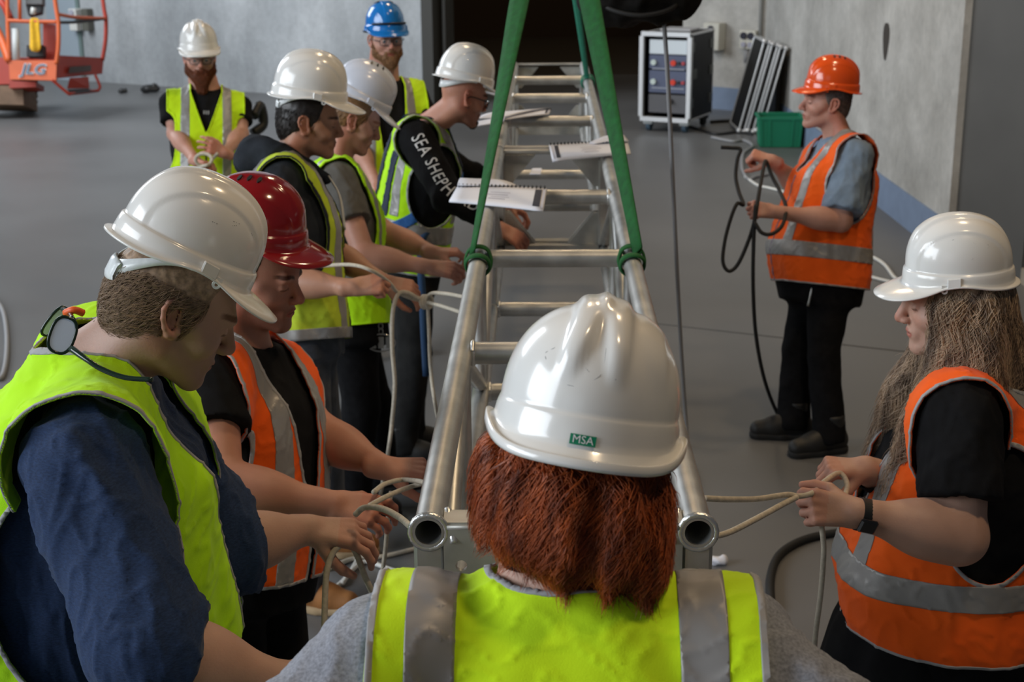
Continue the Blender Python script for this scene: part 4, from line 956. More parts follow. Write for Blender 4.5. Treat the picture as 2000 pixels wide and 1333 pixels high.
def glasses(p, mframe, mlens, parent=None, o=None, R=None, s=1.0, name='safety_glasses', arms=True):
    o = p.ho if o is None else o; R = p.hR if R is None else R; P = lambda x, y, z: L2W(o, R, A3(x, y, z) * s)
    t = bpy.data.objects.new(name, None)
    mb = MB(); 
    for sx in (-1, 1):
        ring = [P(sx * (.034 + .026 * math.copysign(abs(math.cos(a)) ** .7, math.cos(a))), .113 - .018 * abs(.034 + .026 * math.cos(a)) / .06, -.004 + .018 * math.copysign(abs(math.sin(a)) ** .7, math.sin(a))) for a in np.linspace(0, 2 * np.pi, 25)]
        mb.tube(ring, .0019 * s, 6, False)
        if arms: mb.tube(spline([P(sx * .060, .098, .003), P(sx * .077, .07, .004), P(sx * .083, .0, .004), P(sx * .080, -.022, -.012)], 14), .0023 * s, 6)
    mb.tube(spline([P(-.009, .1145, .002), P(0, .117, .004), P(.009, .1145, .002)], 6), .002 * s, 6)
    fr = mb.build(name, mframe, p.root, True)
    for sx in (-1, 1):
        ring = [P(sx * (.034 + .025 * math.copysign(abs(math.cos(a)) ** .7, math.cos(a))), .113 - .018 * abs(.034 + .025 * math.cos(a)) / .06, -.004 + .017 * math.copysign(abs(math.sin(a)) ** .7, math.sin(a))) for a in np.linspace(0, 2 * np.pi, 24, endpoint=False)]
        mb = MB(); mb.prism(ring, -R[1] * .0006, R[1] * .0006); mb.build('lens', mlens, fr, False)
    return fr
M_bootb = mat('black_leather_boot', (0.014, 0.014, 0.014), rough=.55); M_tan = mat('tan_leather', (0.37, 0.155, 0.045), rough=.7, noise=.15, nscale=30); M_tansole = mat('gum_sole', (.42, .30, .17), rough=.8)
M_navy = fabric('navy_marle_jersey', (0.016, 0.036, 0.095), .30, 160, 420, .0008, stretch=(1, 1, 3)); M_blk = fabric('black_cotton', (0.010, 0.010, 0.011), .15); M_char = fabric('charcoal_fleece', (0.026, 0.030, 0.037), .2)
M_gtee = fabric('grey_cotton', (0.12, 0.115, 0.105), .1); M_marle = fabric('blue_grey_marle_jersey', (0.25, 0.265, 0.31), .30, 260, 500, .0008); M_blue_tee = fabric('faded_blue_cotton', (0.20, 0.27, 0.36), .1)
M_jean = fabric('black_denim', (0.007, 0.007, 0.008), .25, 40); M_jeang = fabric('charcoal_work_trousers', (0.018, 0.018, 0.018), .2); M_jeanb = fabric('worn_blue_denim', (0.055, 0.065, 0.085), .25, 30)
S_fair = M_skin('fair', (0.50, 0.295, 0.22)); S_tan = M_skin('tan', (0.46, 0.235, 0.15)); S_pink = M_skin('pink', (0.56, 0.29, 0.215)); S_ruddy = M_skin('ruddy', (0.52, 0.24, 0.16))
H_brown = mat('light_brown_hair', (0.30, 0.19, 0.115), rough=.5, noise=.4, nscale=120); H_dark = mat('dark_brown_hair', (0.018, 0.012, 0.009), rough=.45); H_red = mat('dyed_copper_hair', (0.62, 0.135, 0.024), rough=.42, col2=(.12, .020, .006), nscale=34, stretch=(1.4, 1.4, .4))
H_long = mat('ash_brown_highlighted_hair', (0.66, 0.47, 0.31), rough=.42, col2=(0.13, 0.085, 0.058), nscale=26, stretch=(1.6, 1.6, .25)); H_gin = mat('ginger_beard', (0.22, 0.062, 0.022), rough=.6, noise=.3, nscale=80); H_sand = mat('sandy_hair', (0.26, 0.135, 0.055), rough=.5, noise=.3, nscale=90); H_grey = mat('greying_hair', (0.12, 0.105, 0.095), rough=.55, noise=.4, nscale=90)
H_blond = mat('blond_beard', (0.33, 0.17, 0.075), rough=.6, noise=.3, nscale=80)
M_frame = mat('black_spectacle_frame', (.012, .012, .013), rough=.3); M_lens = mat('dark_safety_lens', (.035, .045, .06), rough=.05, spec=.9); M_lensc = mat('clear_lens', (.95, .95, .95), rough=.02); MATS['clear_lens'].node_tree.nodes['Principled BSDF'].inputs['Transmission Weight'].default_value = .96; MATS['clear_lens'].node_tree.nodes['Principled BSDF'].inputs['IOR'].default_value = 1.15

def hat_on(p, m, kind, dy=-.012, dz=.058, tilt=0, roll=0, s=None, **k):
    a = math.radians(tilt); R0 = p.hR; F = R0[1] * math.cos(a) - R0[2] * math.sin(a); U = R0[2] * math.cos(a) + R0[1] * math.sin(a); b = math.radians(roll)
    R = np.array([R0[0] * math.cos(b) - U * math.sin(b), F, U * math.cos(b) + R0[0] * math.sin(b)])
    o = L2W(p.ho, R0, A3(0, dy, dz) * p.hs); p.hat = hard_hat(p.root, o, R, m, kind, s or p.hs, **k); p.hat_o, p.hat_R = o, R; return p.hat
def cap_hair(p, grow=.006, front=.03, low=-.058, lslope=.45, fringe=False):
    def fn(f):
        o, R, s = p.ho, p.hR, p.hs; f.ell(L2W(o, R, A3(0, -.010, .022) * s), A3(.0755 + grow, .098 + grow, .094 + grow) * s, R, .01); f.ell(L2W(o, R, A3(0, -.045, -.035) * s), A3(.060 + grow * .6, .052 + grow, .060) * s, R, .03)
        f.plane(L2W(o, R, A3(0, front, -.0) * s), R[1] - R[2] * .25, .012); f.plane(L2W(o, R, A3(0, 0, low) * s), -R[2] + R[1] * lslope, .010)
        for sx in (-1, 1): f.ell(L2W(o, R, A3(sx * .088, -.012, -.012) * s), A3(.030, .019, .031) * s, R, .006, 's')
        if fringe: f.ell(L2W(o, R, A3(0, .055, .05) * s), A3(.062, .040, .035) * s, R, .01)
    return fn
def beard_opts(p, full=.012, length=0.0, tache=True):
    def fn(f):
        o, R, s = p.ho, p.hR, p.hs; P = lambda a, b, c: L2W(o, R, A3(a, b, c) * s)
        for sx in (-1, 1): f.cone(P(sx * .066, .004, -.03), P(sx * .056, .018, -.068), .010 + full * .3, .016 + full * .5, .015); f.cone(P(sx * .056, .018, -.068), P(sx * .016, .074, -.105), .016 + full * .5, .018 + full, .02)
        f.cone(P(0, .078, -.098), P(0, .078 - length * .1, -.112 - length), .020 + full, .016 + full * .8, .02)
        for sx in (-1, 1):
            if tache: f.cone(P(0, .098, -.050), P(sx * .026, .088, -.062), .0055, .0055, .006); f.cone(P(sx * .026, .088, -.062), P(sx * .026, .080, -.09), .006, .010, .01)
    return fn
dn = lambda p, a=.8, b=.5: (lambda P, u: np.broadcast_to(-p.hR[2] * a - p.hR[1] * b, P.shape))

# ================= the man at the left front, lime vest over a navy top
p = person('person at left front in lime vest over navy top, head bowed under white hard hat',
    at(203, 702, 2.530), at(203, 702, 2.530) + A3(-.12, -.01, -.56), 80, (at(345, 598, 2.497), heading(72, 31, 0)),
    {'r': (at(300, 1268, 2.178), at(545, 1330, 2.233), dict(D=RGT * .8 + UPV * .25 + FWD * .5, N=UPV, curl=(35, 50, 40))),
     'l': (at(440, 1070, 2.772), at(602, 1035, 2.882), dict(D=RGT * .95 - UPV * .12 + FWD * .1, N=UPV * .75 - FWD * .55, curl=(22, 34, 26), spread=10, h=.003, thumb=(.5, .6)))},
    (S_fair, dict(stubble=.15, brow=(.3, .2, .14))), dict(m=M_navy, sleeve='rolled', sr=(.098, .092), frac=.30, inf=.020, neck=-.012, nslope=.5, h=.007, wr=.0085, name='long_sleeved_top', long=True, collar=(.074, .070)),
    dict(m=M_lime, inf=.044, arm=(.025, -.252, .150, .195), xs=.255, nr=.100, zv=-.52, gap=.012, hem=-.60, h=.007, wr=.006, tape=(), pipe=.006), dict(m=M_jean),
    hB=.0026, hA=.0036, hC=.009, w=1.22, d=1.45, belly=.055, sh=1.12, aw=1.25, neck_r=.064, hs=1.03, seed=1, shoulders={'r': at(165, 905, 2.288)}, face=dict(fat=.008, jaw=1.1))
hair(p, H_brown, cap_hair(p, .010, .022, -.072, .55), n=6000, length=.042, r=.00055, seed=1, wave=.5, h=.0035, lift=.006, disp=.003, segs=9, flow=dn(p, .7, .75))
NAVY = p
hat_on(p, M_hatw, 'ridge', dy=-.024, dz=.074, tilt=-1, band=(M_clear, -.042, -.074, 88, 1), s=1.0)
def scuff(p, pts, m=None, r=.0008, name='scuff_mark'):
    sh, on = p.hat; g = np.random.default_rng(len(pts))
    for path in pts:
        P = spline([on(dg, z, .0001)[0] for dg, z in path], 16) if len(path) > 2 else np.linspace(on(*path[0], .0001)[0], on(*path[1], .0001)[0], 16)
        i = 0
        while i < 14:
            k = i + int(g.integers(2, 5)); seg = P[i:min(k, 16)]
            if len(seg) > 1: mb = MB(); mb.tube(seg, np.interp(np.linspace(0, 1, len(seg)), [0, .5, 1], [.2, 1, .2]) * r * g.uniform(.5, 1.1), 4); mb.build(name, m or mat('scuff_grey', (.16, .16, .16), rough=.8), sh, True)
            i = k + int(g.integers(0, 3))
scuff(p, [[(74, .106), (66, .108)], [(72, .100), (67, .102)], [(94, .094), (86, .092)], [(48, .098), (46, .096)]])

# ================= the redhead seen from behind
p = person('person with copper red hair seen from behind in lime vest and white hard hat',
    at(1110, 1172, 1.72), at(1110, 1172, 1.72) + A3(.005, -.12, -.54), 3, (at(1128, 935, 1.73), heading(2, 14, 9)),
    {'r': (at(1640, 1520, 1.62), at(1450, 1480, 1.98), dict(N=A3(0, 0, 1))), 'l': (at(575, 1520, 1.62), at(770, 1480, 1.98), dict(N=A3(0, 0, 1)))},
    (S_fair, {}), dict(m=M_marle, sleeve='short', frac=.95, sr=(.086, .092), inf=.016, h=.007, wr=.007, mc=M_blk, neck=.046, nslope=.12, ribr=.012, collar=(.068, .066)),
    dict(m=M_lime2, inf=.034, arm=(.02, -.235, .175, .205), xs=.204, nr=.086, ny=.014, zv=-.3, hem=-.58, h=.006, wr=.005, pipe=.008, tape=[('v', .150, .0265, -.6, .2)], splay=0.10, mt=mat('satin_grey_reflective_tape', (.27, .26, .255), rough=.45, metal=.2)), dict(m=M_jean),
    hB=.004, hA=.006, hC=.010, w=1.10, d=1.2, belly=.04, sh=1.0, aw=1.25, neck_r=.060, seed=2, shoulders={'r': at(1428, 1300, 1.70), 'l': at(772, 1292, 1.70)})
def red_hair(f):
    o, R = p.ho, p.hR; f.ell(L2W(o, R, A3(0, -.022, -.012)), A3(.103, .110, .114), R, .02); f.ell(L2W(o, R, A3(.025, -.062, -.085)), A3(.080, .055, .070), R, .04); f.plane(L2W(o, R, A3(0, .06, 0)), R[1], .03)
    f.plane(L2W(o, R, A3(.0, 0, -.088)), -R[2] - R[0] * .02, .03)
    base = list(f.ops); f.ops = []; g_ = Field(); g_.ops = base; f.raw(lambda P: g_.eval(P) + (.010 * wob(((P - o) @ R.T) * np.array([1.1, 1.1, .45]), 70, 6)).astype(f32), .01)
hair(p, H_red, red_hair, n=13000, length=.062, r=.00065, seed=3, wave=.9, h=.005, lift=.013, disp=.006, segs=9, flow=lambda P, u: np.broadcast_to(-p.hR[2] * .9 - p.hR[1] * .15 + p.hR[0] * .08, P.shape), free=.55, cling=.8)
hat_on(p, M_hatw, 'vgard', dy=-.004, dz=.050, band=(M_blk, -.006, -.040, 100, 0), lug=False, slots=False, s=1.03)
RED = p
scuff(p, [[(178, .112), (176, .090), (181, .078), (190, .066), (203, .066)], [(188, .086), (187, .082)], [(214, .102), (218, .094), (216, .088)], [(170, .079), (174, .078)]], mat('scuff_light', (.35, .35, .36), rough=.8), .0006)
# maker's label on the back of the brim skirt
def shell_text(p, s, deg, z, size, mtext, mback, wdt, hgt, shear=0.0):
    sh, on = p.hat; c, n_, t_, v_ = on(deg, z, .0006); up = nrm(p.hat_R[2] - n_ * (p.hat_R[2] @ n_)); rt = np.cross(up, n_)
    def wrap(x, y, e):
        dg = deg + math.degrees(x / .128) * -1; cc, nn, _, _ = on(dg, z + y, 0); return cc, nn
    P = lambda x, y, e: c + rt * x + up * y + n_ * (e - (x * x) / (2 * .135))
    V = []; F = []; nx = 8
    for i in range(nx + 1):
        x = (i / nx - .5) * wdt
        for y in (-hgt / 2, hgt / 2): V.append(P(x, y, .0009))
    for i in range(nx): F.append((2 * i, 2 * i + 2, 2 * i + 3, 2 * i + 1))
    mk('brand_label', np.array(V), F, mback, sh, False)
    Vt, Ft = text_mesh(s, size, shear=shear, offset=.0); mk('brand_lettering', np.array([P(v[0] * 1.0, v[1], .0014) for v in Vt]), Ft, mtext, sh, False)
shell_text(p, 'MSA', 182, .0045, .0125, mat('label_white', (.8, .8, .8), rough=.5), mat('label_green', (.0, .23, .11), rough=.5), .029, .0115)

# ================= the woman at the right front
p = person('person with long light brown hair, white hard hat and orange vest over black',
    at(1908, 752, 3.12), at(1908, 752, 3.12) + A3(-.015, .0, -.53), -88, (at(1856, 582, 3.10), heading(-84, 9, 0)),
    {'l': (at(1872, 1048, 2.90), at(1672, 1003, 2.86), dict(D=-RGT * .98 + UPV * .14, N=UPV * .25 - FWD * .95, fing=[(40, 50, 25), (48, 60, 35), (55, 62, 40), (60, 60, 40)], thumb=(.55, .30), h=.003)),
     'r': (at(1835, 1010, 3.30), at(1690, 918, 3.14), dict(D=-RGT * .93 + UPV * .05 - FWD * .2, N=UPV * .8 - FWD * .45, fing=[(50, 50, 25), (58, 56, 30), (62, 58, 35), (66, 58, 35)], thumb=(.5, .55), h=.003))},
    (S_fair, {}), dict(m=M_blk, sleeve='short', frac=.70, sr=(.088, .082), inf=.012, h=.008, wr=.007),
    dict(m=M_ora, inf=.026, arm=(-.01, -.185, .105, .150), xs=.205, nr=.092, zv=-.34, hem=-.545, h=.008, wr=.006, tape=[('h', -.395, .029, 0, 0), ('v', .092, .026, -.40, .05)], pipe=.006), dict(m=M_jean),
    hB=.003, hA=.0038, hC=.010, w=1.12, d=1.42, belly=.04, aw=1.28, hs=.97, hand_s=.92, seed=3, shoulders={'l': at(1872, 818, 2.95)})
WOM = p
M_dress = fabric('black_jersey_tunic', (0.009, 0.009, 0.010), .15)
f = Field(); f.loft(p.nb, p.B, [(-1.02, .235, .275, .03, 0), (-.78, .222, .26, .035, 0), (-.60, .205, .225, .035, 0), (-.48, .18, .19, .02, 0), (-.36, .150, .15, .02, 0)], 2.3)
V, Q = iso(f, p.nb - A3(.5, .5, 1.1), p.nb + A3(.5, .5, -.1), .011); N = vnormals(V, Q); q = p.loc(V); ang = np.arctan2(q[:, 1], q[:, 0]); V = V + N * ((np.sin(ang * 9 + 2 * q[:, 2]) * .008 + np.sin(ang * 17 + 1) * .004) * np.clip((-q[:, 2] - .35) / .5, 0, 1))[:, None]
mk('tunic', V, Q, M_dress, p.root)
def long_hair(f):
    o, R = p.ho, p.hR; f.ell(L2W(o, R, A3(0, -.02, .015)), A3(.084, .100, .098), R, .01); f.plane(L2W(o, R, A3(0, .052, 0)), R[1], .015)
    for sx in (-1, 1):
        a, b, c, d_ = L2W(o, R, A3(sx * .068, .012, -.01)), L2W(o, R, A3(sx * .074, .012, -.10)), p.W(sx * .095, .115, -.06), p.W(sx * .085, .165, -.20)
        f.cone(a, b, .034, .036, .03); f.cone(b, c, .036, .040, .03); f.cone(c, d_, .040, .022, .03); f.cone(L2W(o, R, A3(sx * .055, -.05, -.02)), p.W(sx * .085, .02, .0), .045, .045, .03); f.cone(p.W(sx * .085, .02, .01), p.W(sx * .09, .115, -.10), .040, .035, .03)
    f.cone(L2W(o, R, A3(0, -.07, -.02)), p.W(0, -.06, .02), .05, .05, .04)
def lflow(P, u):
    q = (P - p.nb) @ p.B.T; dr = np.zeros(P.shape); hi_ = np.clip((q[:, 2] - .06) / .10, 0, 1)[:, None]
    return (-A3(0, 0, 1) * 1.0)[None] * np.ones((len(P), 1)) + p.B[1][None] * (.62 * (1 - hi_)) + p.B[1][None] * .06 * hi_
hair(p, H_long, long_hair, n=9500, length=.17, r=.0008, seed=5, wave=.75, h=.0065, lift=.010, disp=.006, segs=14, flow=lflow, bounds=(p.nb - .36, p.nb + A3(.4, .4, .45)), free=.5, cling=.75)
hat_on(p, M_hatw, 'ridge', dy=-.016, dz=.038, tilt=-6, s=.91, band=(M_black, .0, -.02, 80, 0))
scuff(p, [[(-72, .112), (-92, .118)], [(-100, .108), (-103, .104)], [(-118, .104), (-122, .097), (-119, .092)], [(-98, .072), (-96, .070)], [(-112, .083), (-113, .080)]], mat('scuff_light', (.35, .35, .36), rough=.8), .0009)
# watch on the near wrist, dark cuff on the far one
def wrist_band(p, sd, m, t=.0, wdt=.022, r=.034, name='watch_strap', face=None):
    S, E, Wr, hk = p.arms[sd]; ax = nrm(Wr - E); c = Wr - ax * t; n1 = nrm(np.cross(ax, A3(0, 0, 1))); n2 = np.cross(n1, ax); V = []; F = []; n = 28
    for i in range(n):
        a = 2 * math.pi * i / n; e = n1 * math.cos(a) + n2 * math.sin(a)
        for (s_, o) in ((-wdt / 2, 0), (-wdt / 2, .003), (wdt / 2, .003), (wdt / 2, 0)): V.append(c + ax * s_ + e * (r + o))
    for i in range(n):
        for j in range(4): F.append((i * 4 + j, i * 4 + (j + 1) % 4, ((i + 1) % n) * 4 + (j + 1) % 4, ((i + 1) % n) * 4 + j))
    b = mk(name, np.array(V), F, m, p.root, True); sharp(b)
    if face is not None:
        fd = nrm(face - ax * (face @ ax)); mb = MB(); mb.box(c + fd * (r + .007), (.036, .031, .011), np.array([ax, np.cross(fd, ax), fd]), .004); mb.build('watch_case', mat('watch_glass', (.012, .012, .014), rough=.12), b)
    return b
wrist_band(p, 'l', M_black, .015, .024, .0305, 'watch_strap', -FWD * .75 - RGT * .25 - UPV * .35)
wrist_band(p, 'r', M_blk, .045, .05, .036, 'sleeve_cuff')

# ================= red helmet
p = person('person in red hard hat and orange vest over black t-shirt, head bowed',
    at(478, 672, 3.44), at(470, 1098, 3.46), 112, (at(503, 540, 3.40), heading(105, 11, 0)),
    {'r': (at(432, 948, 3.10), at(648, 985, 3.12), dict(D=RGT * .95 - UPV * .18, N=UPV * .6 - FWD * .8, curl=(22, 34, 24), thumb=(.5, .4), h=.0032)), 'l': (at(625, 850, 3.55), at(752, 915, 3.42), dict(D=RGT * .93 - UPV * .05 + FWD * .0, N=UPV * .85 - FWD * .5, curl=(40, 45, 30), h=.0032))},
    (S_ruddy, dict(stubble=.55, brow=(.14, .09, .06))), dict(m=M_blk, sleeve='short', frac=.50, h=.008, wr=.005, sr=(.074, .074)),
    dict(m=M_ora, inf=.026, arm=(.01, -.195, .115, .165), xs=.215, nr=.090, zv=-.40, gap=.010, hem=-.545, h=.007, wr=.006, tape=[('v', .098, .026, -.6, .05), ('h', -.42, .027, 0, 0)]), dict(m=M_jean),
    hB=.003, hA=.004, hC=.010, seed=4, aw=1.12, d=1.15, w=1.04, belly=.02, shoulders={'r': at(415, 748, 3.24)})
hair(p, H_dark, cap_hair(p, .004, .02, -.05), n=1500, length=.012, r=.0006, seed=4, h=.004, lift=.002, segs=5)
hat_on(p, mat('red_helmet_shell', (0.26, 0.006, 0.008), rough=.15, coat=.6), 'vented', dy=-.016, dz=.086, tilt=-4, band=(M_black, -.01, -.03, 85, 0))
REDH = p

# ================= hoodie
p = person('person in dark hoodie, olive yellow vest and white hard hat, hands on a rope knot',
    at(563, 318, 4.98), at(590, 640, 4.98), 86, (at(604, 236, 4.95), heading(84, 10, 0)),
    {'r': (at(566, 552, 4.76), at(690, 562, 4.66), dict(D=RGT * .95 + UPV * .12, N=UPV * .5 - FWD * .85, curl=(55, 70, 45), thumb=(.3, .7))), 'l': (at(648, 492, 5.10), at(752, 552, 4.95), dict(D=RGT * .92 - UPV * .25, N=UPV * .7 - FWD * .7, curl=(30, 30, 22), thumb=(.4, .5)))},
    (S_tan, dict(stubble=.35, brow=(.10, .07, .06))), dict(m=M_char, sleeve='rolled', frac=.08, sr=(.070, .062), inf=.018, h=.009, wr=.006, name='hooded_sweatshirt'),
    dict(m=mat('olive_yellow_fluorescent_mesh', (0.52, 0.66, 0.03), rough=.85, noise=.06, nscale=14), inf=.036, arm=(.0, -.20, .120, .175), xs=.21, nr=.105, zv=-.40, gap=.012, hem=-.565, h=.009, wr=.006, tape=[('v', .110, .024, -.60, .05), ('h', -.55, .02, 0, 0)], mp=M_char), dict(m=M_jeanb),
    hB=.004, hA=.0045, hC=.012, seed=5, legs=[at_z(598, 1188) , at_z(640, 1085)], boots=dict(m=M_tan, ms=M_tansole, yaw=95), neck_r=.054)
hair(p, H_dark, cap_hair(p, .005, .028, -.052), n=1500, length=.018, r=.0007, seed=6, h=.005, lift=.003, segs=6)
hat_on(p, M_hatw, 'ridge', dy=-.006, dz=.078, tilt=-1, band=(M_clear, -.022, -.042, 85, 1), s=1.02)
f = Field()     # the hood lying round the neck
for a0, a1 in ((-2.5, -1.9), (-1.9, -1.2), (-1.2, -.5), (-.64, .1), (-2.6, -3.24)):
    q = lambda a: p.W(.098 * math.cos(a), .105 * math.sin(a) - .005, .005 + .045 * (-math.sin(a))); f.cone(q(a0), q(a1), .042, .042, .03)
f.ell(p.W(0, -.12, .01), A3(.10, .06, .055), p.B, .04); f.cone(p.W(.09, .03, -.0), p.W(.045, .12, -.06), .028, .018, .03); f.cone(p.W(-.09, .03, -.0), p.W(-.045, .12, -.06), .028, .018, .03)
f.ell(L2W(p.ho, p.hR, A3(0, -.03, -.08)), A3(.062, .07, .09), None, .01, 's')
V, Q = iso(f, p.nb - .26, p.nb + .26, .008); N = vnormals(V, Q); V += N * (ridge(V, 40, 3) * .005)[:, None]; mk('hood', V, Q, M_char, p.root)
for sx in (-1, 1): pipe('drawstring', [p.W(sx * .045, .135, -.06), p.W(sx * .05, .165, -.13), p.W(sx * .048, .172, -.24)], .003, M_white, p.root, 6)
HOOD = p

# ================= pale blue-white helmet, grey t-shirt
p = person('person in pale blue vented hard hat, lime vest over grey t-shirt, keys on belt',
    at(658, 322, 5.66), at(685, 618, 5.66), 80, (at(692, 233, 5.62), heading(80, 26, 0)),
    {'r': (at(712, 500, 5.40), at(838, 522, 5.38), dict(D=RGT * .95 - UPV * .15, N=UPV * .6 - FWD * .75, curl=(25, 45, 35), thumb=(.5, .5))), 'l': (at(766, 462, 5.80), at(848, 494, 5.68), dict(D=RGT * .95, N=UPV * .9 - FWD * .3, curl=(30, 40, 30)))},
    (S_pink, dict(brow=(.5, .33, .2))), dict(m=M_gtee, sleeve='short', frac=.56, h=.009, wr=.006, sr=(.072, .070)),
    dict(m=M_lime, inf=.028, arm=(.0, -.19, .115, .165), xs=.205, nr=.092, zv=-.42, gap=.008, hem=-.555, h=.009, wr=.007, tape=[('h', -.395, .026, 0, 0), ('v', .13, .02, -.35, .05)], mp=M_lime), dict(m=M_jean),
    hB=.004, hA=.0045, hC=.012, seed=6, legs=[at_z(690, 1010), at_z(745, 960)])
hair(p, H_sand, cap_hair(p, .006, .03, -.045), n=1800, length=.02, r=.0007, seed=7, h=.005, lift=.003, segs=6)
hat_on(p, mat('pale_blue_white_shell', (0.66, 0.70, 0.80), rough=.25, coat=.3), 'vented', dy=-.008, dz=.076, tilt=4, s=1.0, band=(M_clear, -.01, -.03, 80, 0))
k0 = p.W(.165, .10, -p.L - .03)
mbk = MB()
for i in range(3): mbk.tube([k0 + A3(0, 0, -.022 * i) + A3(.008 * math.cos(t), .0, .013 * math.sin(t)) for t in np.linspace(0, 2 * np.pi, 14)], .0022, 5, False)
for dx in (-.03, 0, .03): mbk.box(k0 + A3(dx, -.01, -.085), (.022, .004, .045), None, .001)
mbk.tube([k0 + A3(.055 * math.cos(t), -.012, -.085 + .034 * math.sin(t)) for t in np.linspace(0, 2 * np.pi, 24)], .003, 5, False); mbk.build('key_ring', mat('key_steel', (.5, .5, .48), rough=.3, metal=.9), p.root)
GREY = p

# ================= the man leaning over the truss, lettered sleeve
p = person('person leaning to truss in black top with white letters down its sleeve',
    at(838, 245, 6.30), at(795, 500, 6.42), 72, (at(905, 187, 6.20), heading(64, 20, 0)),
    {'r': (at(876, 385, 5.98), at(978, 447, 5.92), dict(D=RGT * .8 - UPV * .5, N=UPV * .6 - FWD * .7, curl=(30, 40, 30))), 'l': (at(925, 350, 6.55), at(990, 400, 6.35), dict(D=RGT * .8 - UPV * .5, N=UPV, curl=(30, 40, 30)))},
    (S_ruddy, dict(stubble=.55)), dict(m=M_blk, sleeve='long', h=.009, wr=.005, sr=(.078, .062), inf=.014, name='long_sleeved_top'),
    dict(m=M_lime, inf=.030, arm=(.02, -.185, .118, .160), xs=.19, nr=.092, zv=-.4, hem=-.56, gap=.010, h=.009, wr=.007, tape=[('h', -.40, .034, 0, 0), ('v', .14, .022, -.35, .05)]), dict(m=M_jeang),
    hB=.004, hA=.005, hC=.012, seed=7, legs=[at_z(788, 905), at_z(800, 880)], boots=dict(yaw=85), shoulders={'r': at(812, 272, 6.10)}, w=1.05, d=1.1)
hat_on(p, M_hatw, 'ridge', dy=-.012, dz=.058, tilt=-4, band=(M_clear, -.015, -.045, 95, 0), s=1.02)
def goatee(f): q = lambda a, b, c: L2W(p.ho, p.hR, A3(a, b, c)); f.cone(q(0, .080, -.088), q(0, .082, -.106), .014, .017, .01); f.cone(q(-.02, .085, -.095), q(.02, .085, -.095), .010, .010, .01)
hair(p, mat('brown_stubble_hair', (.07, .045, .03), rough=.6), goatee, n=500, length=.010, r=.0006, seed=9, h=.004, lift=.002, segs=4, name='beard')
glasses(p, M_frame, M_lensc)
M_har = mat('blue_harness_webbing', (0.015, 0.11, 0.36), rough=.7, noise=.1); M_har2 = mat('navy_harness_pad', (0.012, 0.022, 0.05), rough=.8)
p.strip('harness_strap', [lambda q, g: .030 - np.abs(q[:, 2] + .33 - .9 * (q[:, 1]) ), lambda q, g: q[:, 0] - .06], M_har, .006, .003)
p.strip('harness_strap', [lambda q, g: .024 - np.abs(np.abs(q[:, 0]) - .085), lambda q, g: q[:, 1] + .02, lambda q, g: q[:, 2] + .34], M_har2, .006, .003)
p.strip('harness_strap', [lambda q, g: .024 - np.abs(np.abs(q[:, 0]) - .085), lambda q, g: -q[:, 1] - .01, lambda q, g: q[:, 2] + .40], M_har2, .006, .003)
V, F = tube_mesh(spline([p.W(.15, .10, -.42), at(824, 470, 6.2), at(826, 600, 6.15), at(833, 735, 6.1)], 20), .016, 8); mk('lanyard', V, F, mat('blue_lanyard', (.012, .05, .13), rough=.8), p.root)
# sleeve lettering wrapped on the arm
def sleeve_text(p, sd, s, a0, a1, hgt, m, view, lift=.0035):
    S, E, Wr, hk = p.arms[sd]; path = spline([S, S + (E - S) * .5, E, E + (Wr - E) * .5, Wr], 80); d = np.linalg.norm(np.diff(path, axis=0), axis=1); cum = np.concatenate([[0], np.cumsum(d)]); tot = cum[-1]
    V, F = text_mesh(s, 1.0, spacing=1.12); x0, x1 = V[:, 0].min(), V[:, 0].max(); y0, y1 = V[:, 1].min(), V[:, 1].max(); out = []
    # subdivide so that letters can bend
    Vc, Fc = V, np.array(F)
    for _ in range(2):
        m01, m12, m20 = [(Vc[Fc[:, a]] + Vc[Fc[:, b]]) / 2 for a, b in ((0, 1), (1, 2), (2, 0))]; n = len(Vc); k = len(Fc); Vc = np.concatenate([Vc, m01, m12, m20]); i01, i12, i20 = n + np.arange(k), n + k + np.arange(k), n + 2 * k + np.arange(k)
        Fc = np.concatenate([np.stack([Fc[:, 0], i01, i20], 1), np.stack([i01, Fc[:, 1], i12], 1), np.stack([i20, i12, Fc[:, 2]], 1), np.stack([i01, i12, i20], 1)])
    for v in Vc:
        u = (v[0] - x0) / (x1 - x0); L_ = a0 + (a1 - a0) * u; c = np.array([np.interp(L_ * tot, cum, path[:, i]) for i in range(3)]); c2 = np.array([np.interp(min(L_ * tot + .01, tot), cum, path[:, i]) for i in range(3)]); ax = nrm(c2 - c)
        n_ = nrm(view - ax * (view @ ax)); up = np.cross(n_, ax); th = ((v[1] - (y0 + y1) / 2) / (y1 - y0)) * hgt / .066; dr = n_ * math.cos(th) + up * math.sin(th)
        q = c + dr * .05
        out.append((q, dr))
    Q = np.array([o[0] for o in out]); D = np.array([o[1] for o in out])
    for _ in range(14): Q = Q - D * (p.fshirt.eval(Q)[:, None] - lift) * .8
    return mk('sleeve_lettering', Q, Fc.astype(int), m, p.root, False)
sleeve_text(p, 'r', 'SEA SHEPHERD', .06, .80, .046, mat('white_print', (.72, .72, .72), rough=.8), -FWD * .85 - RGT * .1 + UPV * .45, .0075)
SEA = p

